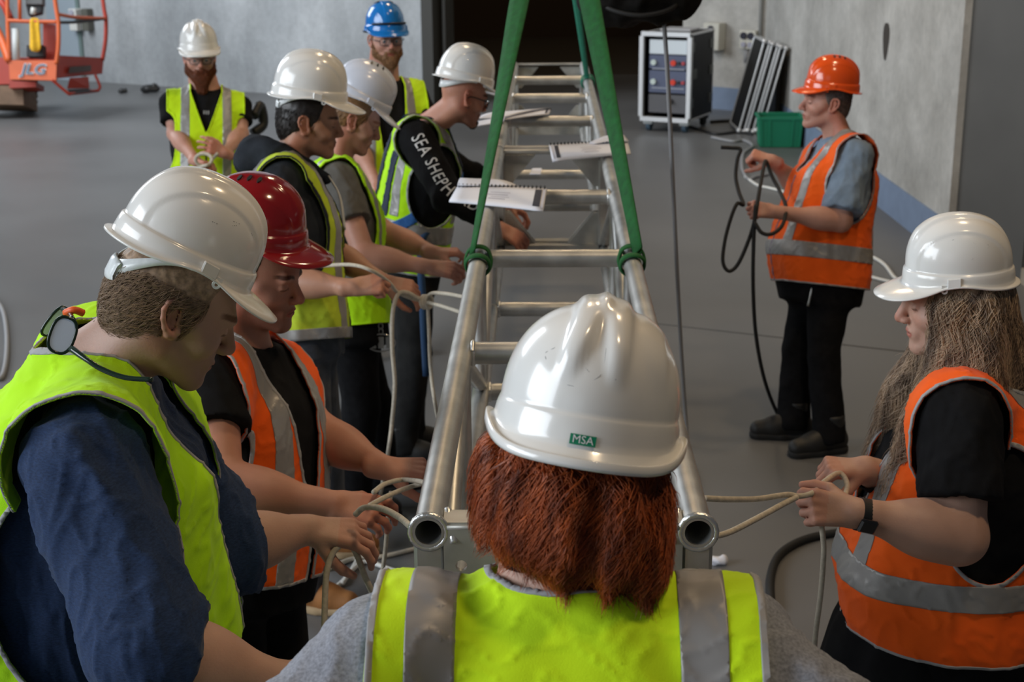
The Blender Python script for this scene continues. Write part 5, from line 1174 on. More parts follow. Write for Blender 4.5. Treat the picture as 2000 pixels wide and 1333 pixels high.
# ================= blue helmet
p = person('person with blond beard and glasses in blue hard hat facing this way',
    at(747, 158, 7.70), at(755, 420, 7.75), 160, (at(754, 77, 7.62), heading(160, 1, 0)),
    {'r': (at(700, 285, 7.6), at(735, 360, 7.35), dict(N=A3(0, 0, 1))), 'l': (at(850, 275, 7.7), at(825, 350, 7.4), dict(N=A3(0, 0, 1)))},
    (S_pink, dict(brow=(.5, .33, .2), lash=False)), dict(m=M_blk, sleeve='short', h=.010, wr=.005, sr=(.078, .078)),
    dict(m=M_lime2, inf=.028, arm=(.0, -.19, .115, .165), xs=.20, nr=.096, zv=-.46, gap=.04, hem=-.555, h=.010, wr=.006, tape=[('v', .115, .024, -.60, .05)], mp=M_lime2), dict(m=M_jean),
    hB=.0045, hA=.006, hC=.014, seed=8, w=1.06, d=1.1)
eyes(p, look=(.2, -.35)); hair(p, H_sand, cap_hair(p, .003, .02, -.035), n=900, length=.01, r=.0007, seed=10, h=.006, lift=.002, segs=4)
hair(p, H_blond, beard_opts(p, .006, .012), n=2200, length=.02, r=.0008, seed=11, h=.005, lift=.004, segs=5, name='beard')
hat_on(p, mat('blue_helmet_shell', (0.012, 0.20, 0.62), rough=.2, coat=.5), 'vented', dy=-.010, dz=.040, tilt=-5, band=(M_black, -.01, -.03, 80, 0), peak=.040)
glasses(p, M_frame, M_lensc)
mb = MB(); mb.tube([L2W(p.hat_o, p.hat_R, A3(.112 * math.sin(a), .124 * math.cos(a), .040)) for a in np.linspace(-.9, .9, 20)], .006, 6); mb.build('goggle_strap', M_black, p.hat[0], True)
V, F = text_mesh('O', .085); mk('lettering', np.array([p.W(-.08, .175, -.22) + p.B[0] * -v[0] + p.B[2] * v[1] for v in V]), F, mat('vest_print', (.01, .04, .10), rough=.8), p.vest, False)

# ================= bearded man far left
p = person('person with long ginger beard and white hard hat coiling rope near the grey wall',
    at(402, 177, 8.35), at(402, 392, 8.35), 168, (at(390, 113, 8.28), heading(166, 3, 0)),
    {'r': (at(342, 262, 8.25), at(384, 316, 8.0), dict(D=RGT * .7 - UPV * .2 - FWD * .4, N=UPV, curl=(45, 50, 40))), 'l': (at(470, 262, 8.3), at(440, 300, 8.0), dict(D=-RGT * .6 + UPV * .25 - FWD * .4, N=-RGT * .2 + UPV * .3 - FWD, curl=(20, 25, 20), spread=12))},
    (S_pink, dict(brow=(.4, .2, .12), lash=False)), dict(m=M_blk, sleeve='short', frac=.60, h=.010, wr=.005, sr=(.068, .070)),
    dict(m=M_lime2, inf=.028, arm=(.0, -.20, .120, .17), xs=.185, nr=.085, zv=-.27, hem=-.56, h=.010, wr=.006, tape=[('v', .115, .024, -.60, .05), ('h', -.5, .026, 0, 0), ('zip', M_char, 0, 0, 0)], mp=M_lime2), dict(m=M_jean),
    hB=.0045, hA=.005, hC=.014, seed=9, sh=1.08, w=1.08, hand_s=1.02)
eyes(p, look=(0, -.45)); hair(p, H_gin, cap_hair(p, .004, .02, -.05), n=900, length=.012, r=.0008, seed=12, h=.006, lift=.002, segs=4)
hair(p, H_gin, beard_opts(p, .014, .055), n=3500, length=.03, r=.0009, seed=13, h=.005, lift=.006, segs=6, name='beard', wave=.5)
hat_on(p, M_hatw, 'vgard', dy=-.010, dz=.044, tilt=-5, lug=False, slots=False, s=1.03, band=(M_black, -.01, -.03, 80, 0))
glasses(p, M_frame, M_lensc)
V, F = text_mesh('III', .05); mk('lettering', np.array([p.W(.0, .155, -.15) + p.B[0] * -v[0] + p.B[2] * v[1] * .6 for v in V]), F, mat('grey_white_print', (.5, .5, .5), rough=.8), p.root, False)
V, F = tube_mesh(spline([p.W(-.27 * 1, -.05, -.13), p.W(-.31, -.10, -.06), p.W(-.33, -.13, -.16), p.W(-.27, -.10, -.22)], 20), .03, 8); mk('bag_strap', V, F, M_black, p.root)
BEARD = p

# ================= orange helmet
p = person('person in orange hard hat and orange vest coiling black cable by the wall',
    at(1638, 272, 6.55), at(1606, 540, 6.58), -100, (at(1614, 199, 6.52), heading(-93, -3, 0)),
    {'l': (at(1642, 432, 6.34), at(1512, 414, 6.28), dict(D=-RGT * .95 + UPV * .12, N=UPV * .3 - FWD * .9, curl=(55, 60, 45), thumb=(.4, .6))), 'r': (at(1566, 372, 6.78), at(1508, 314, 6.62), dict(D=-RGT * .92 + UPV * .28, N=UPV * .75 - FWD * .6, curl=(60, 75, 50), thumb=(.3, .7)))},
    (S_pink, dict(stubble=.1, brow=(.4, .36, .33))), dict(m=M_blue_tee, sleeve='short', frac=.86, h=.009, wr=.008, sr=(.082, .086)),
    dict(m=M_ora, inf=.028, arm=(.0, -.165, .108, .128), xs=.20, nr=.090, zv=-.17, hem=-.555, h=.009, wr=.006, tape=[('h', -.43, .028, 0, 0), ('v', .115, .022, -.42, .05), ('zip', mat('mauve_zip', (.25, .20, .28), rough=.6), 0, 0, 0)], mp=M_tape), dict(m=M_jean),
    hB=.004, hA=.0042, hC=.012, seed=10, w=1.08, d=1.28, belly=.045, legs=[at_z(1548, 855), at_z(1618, 884)], boots=dict(yaw=-97), aw=1.08, face=dict(nose=1.1))
hair(p, H_grey, cap_hair(p, .003, .02, -.05), n=1300, length=.012, r=.0007, seed=14, h=.005, lift=.002, segs=4)
hat_on(p, mat('orange_helmet_shell', (0.86, 0.095, 0.008), rough=.2, coat=.5), 'vented', dy=-.014, dz=.056, tilt=-3, band=(M_black, -.01, -.035, 85, 0), s=.98, peak=.048)
V, F = tube_mesh(spline([p.W(-.155, .10, -p.L - .01), p.W(-.17, .11, -p.L - .07), p.W(-.165, .115, -p.L - .14)], 10), .006, 6); mk('key_clip', V, F, MATS['key_steel'], p.root)
ORA = p
# ------------------------------------------------------------------ booklets on the truss
def booklet(label, cover, flap, spiral, z, dark_end, m_tilt=0.0, lines=True):
    """cover / flap: photo outlines laid on the level of the truss top; spiral: its two ends"""
    g = lambda q, dz=0: at_z(q[0], q[1], z + dz + (q[2] if len(q) > 2 else 0))
    c = [g(q) for q in cover]; t = thing('spiral_booklet', label, 'booklet', np.mean(c, 0), 'spiral bound booklets on the truss')
    def sheet(name, c4, th, m, sag=0.0, par=t):
        a, b, c_, d = c4; n, k = 10, 5; V = []
        for side in (0, 1):
            for i in range(n + 1):
                for j in range(k + 1):
                    u, v = i / n, j / k; P = (a * (1 - u) + b * u) * (1 - v) + (d * (1 - u) + c_ * u) * v; P = P + A3(0, 0, sag * math.sin(u * 3.1) * (1 - v * .5) - th * side); V.append(P)
        F = []; m_ = (n + 1) * (k + 1); w_ = k + 1
        for i in range(n):
            for j in range(k):
                q = (i * w_ + j, (i + 1) * w_ + j, (i + 1) * w_ + j + 1, i * w_ + j + 1); F.append(q); F.append(tuple(x + m_ for x in q[::-1]))
        rim = [i * w_ for i in range(n + 1)] + [n * w_ + j for j in range(1, k + 1)] + [i * w_ + k for i in range(n - 1, -1, -1)] + [j for j in range(k - 1, 0, -1)]
        for i in range(len(rim)): p, q = rim[i], rim[(i + 1) % len(rim)]; F.append((q, p, p + m_, q + m_))
        return mk(name, np.array(V), F, m, par, True)
    cov = sheet('cover', c, .006, M_paper, .004)
    if flap: sheet('turned_page', [g(q, .008) for q in flap], .0015, M_paper, .012)
    a, b, c_, d = c
    def patch(u0, u1, v0, v1, m, nm):
        P = lambda u, v: (a * (1 - u) + b * u) * (1 - v) + (d * (1 - u) + c_ * u) * v + A3(0, 0, .0008 + .004 * math.sin(u * 3.1) * (1 - v * .5))
        V = []; n = 4
        for i in range(n + 1): u = u0 + (u1 - u0) * i / n; V += [P(u, v0), P(u, v1)]
        mk(nm, np.array(V), [(2 * i, 2 * i + 1, 2 * i + 3, 2 * i + 2) for i in range(n)], m, cov, True)
    e0, e1, e2, e3 = dark_end; patch(e0, e1, .10, .88, M_ink, 'title_block'); patch(e2, e3, .08, .92, mat('pale_grey_print', (.55, .55, .62), rough=.8), 'title_block')
    if lines:
        for i, (v, u0, u1) in enumerate(((.35, .40, .62), (.47, .36, .60), (.58, .42, .62), (.68, .40, .58))): patch(*(sorted((1 - u0, 1 - u1)) if e0 < .5 else (u0, u1)), v, v + .035, M_inkg if i % 2 else mat('pale_grey_print', (.55, .55, .62)), 'text_line')
    p0, p1 = g(spiral[0], .004), g(spiral[1], .004); n = 22; ax = nrm(p1 - p0); s_ = np.cross(ax, A3(0, 0, 1))
    for i in range(n):
        q = p0 + (p1 - p0) * (i + .5) / n; mb = MB(); mb.tube([q + .0065 * (math.cos(w_) * s_ + math.sin(w_) * A3(0, 0, 1)) for w_ in np.linspace(0, 2 * np.pi, 9)], .0022, 4, False); mb.build('spiral_ring', M_black, t, True)
    return t
ZB = TZ + RT + .010
booklet('open spiral booklet nearest the lens lying across the left truss tube', [(893, 364), (1068, 368), (1061, 411), (877, 392)], [(893, 362), (902, 349), (965, 350), (1012, 363)], [(893, 363), (1068, 367)], ZB, (.88, .955, .965, .99))
booklet('spiral booklet lying over the right truss tube behind the green sling', [(1072, 283), (1226, 277), (1232, 299), (1079, 314)], [(1150, 279), (1218, 263), (1228, 276), (1160, 281)], [(1072, 282), (1222, 277)], ZB, (.06, .11, .02, .045))
booklet('farthest spiral booklet with a bent cover hanging over the left truss tube', [(985, 222), (1076, 213), (1072, 222), (984, 233)], [(924, 232), (988, 219), (1076, 210), (985, 229)], [(985, 222), (1076, 213)], ZB, (.9, .95, .96, .98), lines=False)
mb = MB(); P = [at_z(922, 250, ZB - .02), at_z(930, 239, ZB - .01), at_z(985, 228, ZB + .01), at_z(984, 238, ZB)]; mb.prism(P, A3(0, 0, 0), A3(0, 0, .004)); tag(mb.build('paper_sheet', M_paper), 'loose white sheet sticking out left under the farthest booklet', 'paper')
mb = MB(); P = [at_z(q[0], q[1], TZ - TH + RT + .002) for q in ((1034, 341), (1040, 330), (1058, 330), (1056, 341))]; mb.prism(P, A3(0, 0, 0), A3(0, 0, .004)); tag(mb.build('paper_sheet', M_paper), 'white sheet lying low inside the truss between its two booklets', 'paper')

# ------------------------------------------------------------------ chain bag, hoist cable
zb = 5.4; c = at(1246, -22, zb); bag = thing('chain_bag', 'black fabric chain bag hanging at the top edge beside the slings', 'bag', c)
f = Field(); f.ell(c + A3(0, 0, .02), A3(.170, .15, .135), None, .02); f.cone(c + A3(-.10, 0, .0), c + A3(.11, 0, .0), .13, .125, .03); f.cone(c + A3(-.12, 0, .30), c + A3(.13, 0, .30), .15, .15, .05)
V, Q = iso(f, c - .45, c + .55, .010); N = vnormals(V, Q); V += N * (ridge((V - c) * A3(1, 1, .7), 26, 2) * .010 + wob(V, 60, 1) * .004)[:, None]; mk('bag_body', V, Q, fabric('black_canvas', (.014, .013, .012), .3, 30), bag)
V, F = tube_mesh(spline([c + A3(-.16, -.02, -.01), c + A3(-.12, -.12, -.06), c + A3(0, -.155, -.085), c + A3(.12, -.12, -.06), c + A3(.165, -.02, 0)], 30), .008, 6); mk('seam_tape', V, F, mat('black_webbing', (.02, .02, .02), rough=.7), bag)
def cable(name, label, pts, r, m, cat, group=None, n=8): o = pipe(name, pts, r, m, None, n); tag(o, label, cat, group); return o
cable('hoist_control_cable', 'grey hoist cable hanging from the black chain bag to the floor', [at(1297, 45, 5.42), at(1304, 150, 5.55), at(1313, 330, 5.8), at(1321, 500, 6.05), at(1331, 690, 6.35), at_z(1343, 862, .02), at_z(1352, 930, .014), at_z(1335, 1010, .014), at_z(1300, 1080, .014)], .0085, M_grey, 'cable')
cable('hanging_cable', 'thin grey cable hanging behind the green sling over the dark opening', [at(1176, -60, 9.0), at(1177, 60, 9.0), at(1179, 140, 9.05), at(1186, 215, 9.1), at(1186, 280, 9.3)], .010, M_grey, 'cable')

# ------------------------------------------------------------------ ropes
RP = .0058
cable('tying_rope', 'cream rope held by the woman in orange and tied to the truss end', [at(1375, 974, 2.62), at(1420, 976, 2.66), at(1480, 975, 2.75), at(1535, 967, 2.82), at(1562, 970, 2.84), at(1590, 962, 2.87), at(1612, 940, 3.0), at(1640, 925, 3.06), at(1655, 950, 3.02), at(1640, 985, 2.92), at(1607, 1015, 2.88), at(1609, 1075, 2.9), at(1603, 1160, 2.95), at(1592, 1250, 3.02), at(1590, 1330, 3.1)], RP, M_rope, 'rope')
cable('rope_tail', 'lower cream rope end running from the truss end to the woman in orange', [at(1370, 1052, 2.5), at(1420, 1042, 2.6), at(1475, 1015, 2.7), at(1530, 985, 2.80), at(1556, 972, 2.83)], RP, M_rope, 'rope')
cable('tying_rope', 'cream rope knotted beside the truss by the person in the hoodie', [at(548, 540, 4.80), at(590, 526, 4.74), at(640, 519, 4.68), at(690, 518, 4.60), at(728, 530, 4.58), at(758, 550, 4.70), at(775, 570, 4.78), at(800, 582, 4.82), at(830, 590, 4.85), at(862, 598, 4.6), at(905, 612, 4.3)], .0062, M_rope, 'rope')
cable('rope_tail', 'cream rope hanging in a long line from the knot to the floor', [at(838, 590, 4.84), at(815, 582, 4.82), at(795, 572, 4.80), at(778, 575, 4.78), at(767, 610, 4.78), at(766, 680, 4.82), at(771, 750, 4.86), at(766, 820, 4.92), at(757, 890, 5.0), at_z(735, 1010, .01)], .0070, M_rope, 'rope')
cable('rope_tail', 'cream rope looping from the knot down behind the left truss tube', [at(905, 580, 4.3), at(870, 574, 4.6), at(842, 574, 4.8), at(836, 590, 4.86), at(838, 650, 4.9), at(841, 720, 4.95), at(852, 800, 4.8), at_z(880, 930, .01)], .0062, M_rope, 'rope')
mb = MB()
for k in range(3): mb.tube([at(828 + 5 * k, 590, 4.84) + .020 * (math.cos(a) * UPV + math.sin(a) * (FWD * .8 + RGT * .5)) for a in np.linspace(0, 2 * np.pi, 18)], .0062, 7, False)
tag(mb.build('rope_knot', M_rope, None, True), 'cream rope knot in front of the far hand beside the truss', 'knot')
cable('tying_rope', 'cream rope running from the bowed man\'s hand to the truss end', [at(694, 1006, 2.86), at(712, 992, 2.84), at(745, 994, 2.72), at(778, 1010, 2.52), at(803, 1030, 2.40), at(815, 1040, 2.38)], .0060, M_rope, 'rope')
cable('tying_rope', 'cream rope pinched in the red helmet man\'s far hand beside the truss', [at(730, 962, 3.08), at(752, 946, 3.2), at(785, 938, 3.3), at(815, 940, 3.2), at(835, 945, 3.0)], .0056, M_rope, 'rope')
cable('rope_tail', 'straight cream rope between the two hands of the red helmet man', [at(722, 988, 3.02), at(760, 968, 3.1), at(800, 952, 3.2), at(830, 944, 3.2)], .0056, M_rope, 'rope')
cable('hanging_rope', 'cream rope loop hanging under the bowed man\'s hand', [at(632, 1300, 2.82), at(634, 1200, 2.84), at(638, 1120, 2.85), at(652, 1078, 2.86), at(676, 1062, 2.87), at(694, 1078, 2.88), at(712, 1125, 2.90), at(734, 1180, 2.92), at(745, 1260, 2.95)], .0062, M_rope, 'rope')
cable('hanging_rope', 'cream rope dropping from the red helmet man\'s hand to the floor', [at(764, 960, 3.28), at(758, 1010, 3.28), at(752, 1080, 3.3), at(742, 1150, 3.35), at(730, 1230, 3.5)], .0050, M_rope, 'rope')
cable('floor_rope', 'cream rope lying on the floor by the tan boots', [at_z(640, 1112, .01), at_z(690, 1092, .01), at_z(745, 1088, .01), at_z(790, 1078, .01), at_z(850, 1062, .01)], .009, M_rope, 'rope')
cable('floor_cable', 'white cable lying on the floor under the truss end', [at_z(668, 1142, .01), at_z(690, 1112, .01), at_z(716, 1098, .01), at_z(760, 1112, .01), at_z(810, 1128, .01), at_z(880, 1150, .01)], .009, M_white, 'cable')
cable('floor_cable', 'white cable curling on the floor behind the tan boots', [at_z(640, 1160, .01), at_z(675, 1130, .01), at_z(700, 1090, .01), at_z(712, 1060, .01)], .008, M_white, 'cable')
cable('coiled_rope', 'cream rope coiled in the hands of the bearded man', [at(425, 300, 7.9)] + [at(398 + 16 * math.cos(a), 312 + 12 * math.sin(a), 7.93 - .01 * i) for i, a in enumerate(np.linspace(0, 14, 24))] + [at(380, 330, 7.9)], .009, M_rope, 'rope')
cable('floor_cable', 'dark cable curving over the floor beside the woman in orange', [at_z(1506, 1190, .015), at_z(1505, 1130, .015), at_z(1522, 1085, .015), at_z(1570, 1055, .015), at_z(1640, 1040, .015), at_z(1730, 1030, .015)], .016, M_rubber, 'cable')
cable('floor_cable', 'pale grey cable loop on the floor at the left edge', [at_z(-30, 570, .012), at_z(2, 600, .012), at_z(13, 650, .012), at_z(11, 710, .012), at_z(-2, 740, .012), at_z(-20, 700, .012)], .014, M_grey, 'cable')
# the black cable being coiled
cable('coiled_cable', 'black cable held in loops by the man in the orange hard hat', [at(1408, 288, 6.45), at(1428, 289, 6.45), at(1446, 292, 6.45), at(1440, 312, 6.44), at(1437, 345, 6.42), at(1443, 375, 6.36), at(1452, 400, 6.28), at(1440, 398, 6.25), at(1428, 425, 6.24), at(1416, 470, 6.24), at(1412, 512, 6.24), at(1424, 530, 6.24), at(1442, 515, 6.24), at(1462, 470, 6.22), at(1474, 430, 6.2), at(1482, 380, 6.25), at(1490, 335, 6.4), at(1496, 315, 6.5), at(1508, 345, 6.5), at(1522, 372, 6.45), at(1535, 405, 6.3), at(1528, 440, 6.2), at(1508, 457, 6.17), at(1488, 455, 6.17), at(1474, 435, 6.18)], .0085, M_rubber, 'cable', n=8)
cable('cable_tail', 'black cable end dropping from the coil to the shoes below', [at(1476, 400, 6.2), at(1472, 470, 6.2), at(1471, 560, 6.25), at(1476, 650, 6.35), at(1490, 730, 6.5), at(1510, 790, 6.7), at_z(1534, 832, .012), at_z(1560, 845, .012)], .0085, M_rubber, 'cable')
for i, (lab, P, r, m) in enumerate((('white cable running along the floor behind the man in orange', [(1455, 345), (1480, 362), (1505, 368), (1540, 380), (1580, 420), (1640, 470), (1690, 495), (1725, 515), (1745, 540), (1760, 552)], .012, M_white),
        ('second white cable on the floor nearer the woman\'s helmet', [(1640, 520), (1682, 535), (1715, 545), (1760, 556)], .011, M_white), ('white cable loop on the floor beside the green crate', [(1390, 268), (1430, 276), (1452, 274), (1470, 285), (1452, 300), (1450, 330), (1462, 350), (1475, 345), (1500, 340)], .014, M_grey),
        ('grey cable along the wall behind the flight case', [(1388, 238), (1420, 236), (1445, 238), (1470, 240)], .016, M_black), ('dark cable on the floor under the leaning lids', [(1340, 245), (1372, 255), (1400, 262), (1440, 258), (1470, 262)], .014, M_black))):
    cable('floor_cable', lab, [at_z(x, y, r) for x, y in P], r, m, 'cable')
for lab, x, y, s, m in (('crumpled white paper scrap on the floor right of the truss end', 1402, 1096, .028, M_paper), ('small dark clamp on the floor at the foot of the grey wall', 292, 173, .10, M_bolt), ('small black block on the floor behind the bearded man', 240, 178, .05, M_bolt)):
    c = at_z(x, y, s * .6); f = Field(); f.ell(c, A3(1.3, .8, .6) * s, None, .01); f.ell(c + A3(s * .7, 0, s * .35), A3(.5, .5, .5) * s, None, .01); V, Q = iso(f, c - s * 3, c + s * 3, s / 6); V += vnormals(V, Q) * (wob(V, 3 / s, 3) * s * .15)[:, None]
    tag(mk('floor_scrap', V, Q, m), lab, 'scrap')

# ------------------------------------------------------------------ rack flight case
cA = at_z(1250, 256); rot = math.radians(27); rx = A3(math.cos(rot), -math.sin(rot), 0); ry = A3(math.sin(rot), math.cos(rot), 0); Bc = np.array([rx, ry, A3(0, 0, 1)])
CW, CD, CH, z0 = .545, .72, .90, .13; org = cA + A3(0, 0, z0); P = lambda x, y, z: L2W(org, Bc, A3(x, y, z))
rack = thing('rack_flight_case', 'black wheeled rack flight case with aluminium edges and open front by the concrete wall', 'flight case', org + rx * CW / 2 + ry * CD / 2 - A3(0, 0, z0))
M_fl = mat('black_flight_case_board', (.012, .012, .013), rough=.55, noise=.3, nscale=5); M_al = mat('bright_aluminium_edge', (.78, .79, .80), rough=.35, metal=.6)
for c_, s_ in (((.004, CD / 2, CH / 2), (.012, CD, CH)), ((CW - .004, CD / 2, CH / 2), (.012, CD, CH)), ((CW / 2, CD / 2, .006), (CW, CD, .012)), ((CW / 2, CD / 2, CH - .006), (CW, CD, .012)), ((CW / 2, CD - .006, CH / 2), (CW, .012, CH))):
    mb = MB(); mb.box(P(*c_), s_, Bc); mb.build('board', M_fl, rack)
def edge(a, b, w_=.034):
    mb = MB(); a, b = P(*a), P(*b); d = b - a; L = np.linalg.norm(d); d = d / L; s1 = Bc[np.argmin(np.abs(Bc @ d))]; s1 = nrm(s1 - d * (s1 @ d)); mb.box((a + b) / 2, (L, w_, w_), np.array([d, s1, np.cross(d, s1)]), .004); mb.build('edge_profile', M_al, rack)
for y_ in (.006, CD - .006):
    for z_ in (.006, CH - .006): edge((0, y_, z_), (CW, y_, z_), .05 if y_ < .1 else .022)
    for x_ in (.006, CW - .006): edge((x_, y_, .03), (x_, y_, CH - .03), .05 if y_ < .1 else .022)
for x_ in (.006, CW - .006):
    for z_ in (.006, CH - .006): edge((x_, .03, z_), (x_, CD - .03, z_), .022)
def unit(z_, h_, m, name):
    mb = MB(); mb.box(P(CW / 2 + .02, .035, z_), (CW - .13, .04, h_ - .008), Bc, .004); return mb.build(name, m, rack)
unit(.76, .155, mat('pale_rack_panel', (.72, .80, .86), rough=.35), 'rack_unit'); M_ru = mat('blue_grey_rack_panel', (.10, .12, .20), rough=.5)
units = [unit(.605, .15, M_ru, 'rack_unit'), unit(.40, .24, M_ru, 'rack_unit'), unit(.17, .20, mat('grey_rack_panel', (.11, .11, .12), rough=.5), 'rack_unit')]
for z_ in (.60, .40):
    for x_, col, s_ in ((.14, (.6, .7, .66), .030), (.36, (.75, .05, .02), .030), (.42, (.02, .02, .03), .016), (.47, (.5, .06, .07), .018)):
        mb = MB(); mb.tube([P(x_, .015, z_), P(x_, -.012, z_)], s_, 12); mb.build('socket', mat('socket_%d' % int(col[0] * 100), col, rough=.4), rack)
    mb = MB(); mb.box(P(.30, .012, z_ - .065), (.36, .006, .012), Bc); mb.build('panel_line', mat('panel_pale', (.35, .38, .45), rough=.5), rack)
mb = MB(); mb.tube([P(.34, .015, .20), P(.34, -.012, .20)], .026, 12); mb.build('socket', M_black, rack)
for x_, y_ in ((.07, .08), (CW - .07, .08), (.07, CD - .08), (CW - .07, CD - .08)):
    mb = MB(); mb.box(P(x_, y_, -.03), (.10, .10, .05), Bc, .008); wf = mb.build('castor_fork', mat('white_castor', (.62, .66, .66), rough=.4) if y_ < .3 else M_bolt, rack)
    mb = MB(); mb.tube([P(x_ - .022, y_ + .01, -.075), P(x_ + .022, y_ + .01, -.075)], .053, 20); sharp(mb.build('castor_wheel', mat('blue_grey_tyre', (.05, .09, .13), rough=.6) if y_ < .3 else M_rubber, rack, True))
for z_ in (.18, .48, .76):
    for y_ in (.06, CD - .07):
        mb = MB(); mb.box(P(CW + .006, y_ + (.08 if z_ == .48 and y_ < .3 else 0), z_), (.012, .10, .10), Bc, .004); mb.build('butterfly_latch', mat('dull_latch_steel', (.16, .17, .16), rough=.45, metal=.7), rack)
mb = MB(); mb.box(P(CW / 2 + .02, CD * .5, CH + .02), (.34, .3, .025), Bc, .006); tag(mb.build('folder', mat('pale_folder', (.5, .5, .52), rough=.5)), 'grey folder lying on top of the rack flight case', 'folder')

# ------------------------------------------------------------------ lids leaning on the wall, green crate
for i, (px, py) in enumerate(((1442, 261), (1459, 261), (1476, 261))):
    b = at_z(px, py); lean = math.radians(14); u = A3(math.sin(lean), .0, math.cos(lean)); x_ = A3(math.cos(lean), 0, -math.sin(lean)); yv = A3(0, 1, 0); Bl = np.array([x_, yv, u]); hgt = .95 - .03 * i
    lab = ('black flight case lid with aluminium edges, front one leaning on the wall', 'middle of the three black lids leaning on the wall', 'rear black lid leaning on the wall behind the green crate')[i]
    t = thing('case_lid', lab, 'lid', b, 'flight case lids leaning on the wall'); Pl = lambda a, c_, d_: L2W(b + A3(0, 0, .035), Bl, A3(a, c_, d_))
    mb = MB(); mb.box(Pl(.035, .30, hgt / 2), (.060, .58, hgt - .02), Bl); mb.build('board', M_fl, t)
    for a in (.004, .062):
        for y_ in (0, .6): mb = MB(); mb.box(Pl(a, y_, hgt / 2), (.017, .022, hgt), Bl, .004); mb.build('edge_profile', M_al, t)
        for z_ in (0, hgt): mb = MB(); mb.box(Pl(a, .3, z_), (.026, .6, .026), Bl, .004); mb.build('edge_profile', M_al, t)
    for z_ in (0, hgt):
        for a in (.004, .062): mb = MB(); mb.tube([Pl(a, -.005, z_ - .02), Pl(a, -.005, z_ + .02)], .024, 8); mb.build('ball_corner', M_al, t, True)
mbx = MB(); q = at_z(1530, 245); q = q - nrw * ((q - rw1) @ nrw + .05) ; mbx.box(q + A3(0, .1, .42), (.62, .05, .84), np.array([rdir, nrw, A3(0, 0, 1)]), .006); tag(mbx.build('black_panel', M_fl), 'plain black panel standing against the wall behind the lids', 'panel')
M_cr = mat('green_crate_plastic', (.008, .20, .105), rough=.45); c0 = at_z(1524, 289); t = thing('green_crate', 'empty green plastic crate on the floor against the concrete wall', 'crate', c0)
cw, cdp, chh = .43, .36, .30; ang = math.radians(-4); Bk = np.array([A3(math.cos(ang), math.sin(ang), 0), A3(-math.sin(ang), math.cos(ang), 0), A3(0, 0, 1)]); Pk = lambda x, y, z: L2W(c0, Bk, A3(x, y + cdp / 2, z))
def tap(x, y, z): k = 1 - .09 * (1 - z / chh); return Pk(x * k, y * k, z)
for (ax_, sg) in (('y', -1), ('y', 1), ('x', -1), ('x', 1)):
    a, b_ = cw / 2, cdp / 2
    if ax_ == 'y': poly = [tap(-a, sg * b_, .004), tap(a, sg * b_, .004), tap(a, sg * b_, chh), tap(-a, sg * b_, chh)]; off = Bk[1] * -sg * .008
    else: poly = [tap(sg * a, -b_, .004), tap(sg * a, b_, .004), tap(sg * a, b_, chh), tap(sg * a, -b_, chh)]; off = Bk[0] * -sg * .008
    mb = MB(); mb.prism(poly, A3(0, 0, 0), off); mb.build('side_wall', M_cr, t)
mb = MB(); mb.prism([tap(-cw / 2, -cdp / 2, .006), tap(cw / 2, -cdp / 2, .006), tap(cw / 2, cdp / 2, .006), tap(-cw / 2, cdp / 2, .006)], A3(0, 0, 0), A3(0, 0, .008)); mb.build('base', M_cr, t)
for sg in (-1, 1):
    mb = MB(); mb.box(Pk(0, sg * cdp / 2, chh - .012), (cw + .03, .022, .030), Bk, .004); mb.build('rim', M_cr, t); mb = MB(); mb.box(Pk(sg * cw / 2, 0, chh - .012), (.022, cdp + .03, .030), Bk, .004); mb.build('rim', M_cr, t)
for x_ in (-.2, -.115, .115, .2): mb = MB(); mb.prism([tap(x_ - .012, -cdp / 2, .01), tap(x_ + .012, -cdp / 2, .01), tap(x_ + .012, -cdp / 2, chh - .02), tap(x_ - .012, -cdp / 2, chh - .02)], -Bk[1] * .012, Bk[1] * .002); mb.build('rib', M_cr, t)

# ------------------------------------------------------------------ boxes on the walls
def wall_box(label, px, py, wpx, hpx, p0, n, deep, m, name='switch_box', extra=()):
    c = wall_hit(px, py, p0, n); zc = (c - CAM) @ FWD; ww, hh = wpx * zc / FPX, hpx * zc / FPX; r = nrm(A3(n[1], -n[0], 0)); Bx = np.array([r, n, A3(0, 0, 1)])
    t = thing(name, label, 'box', c); mb = MB(); mb.box(c - n * deep / 2, (ww, deep, hh), Bx, .008); mb.build('housing', m, t)
    for ex, ez, rr, mm in extra:
        mb = MB(); q = c - n * deep + r * ex * ww + A3(0, 0, ez * hh); mb.tube([q + n * .01, q - n * .02], rr, 12); mb.build('socket', mm, t)
    return t
nbr, nbl = nr_, nb_
wall_box('beige electrical box on the wall above the rack flight case', 1402, 70, 36, 52, br0, nbr, .16, M_beige, extra=((0, .30, .035, M_ink), (-.46, -.12, .05, M_white)))
wall_box('small white socket box left of the beige electrical box', 1357, 66, 16, 12, br0, nbr, .08, M_white, extra=((-.1, 0, .022, M_ink),))
wall_box('double socket box on the wall above the leaning lids', 1467, 77, 36, 36, br0, nbr, .09, M_beige, extra=((-.22, .22, .04, M_ink), (.22, .22, .04, M_ink), (-.2, -.25, .03, M_inkg), (.2, -.25, .03, M_inkg)))
pipe('x', [wall_hit(1462, 96, br0, nbr) - nbr * .03, wall_hit(1462, 122, br0, nbr) - nbr * .03], .04, M_grey); tag(bpy.data.objects['x'], 'short grey conduit under the double socket box', 'conduit'); bpy.data.objects['x'].name = 'conduit'
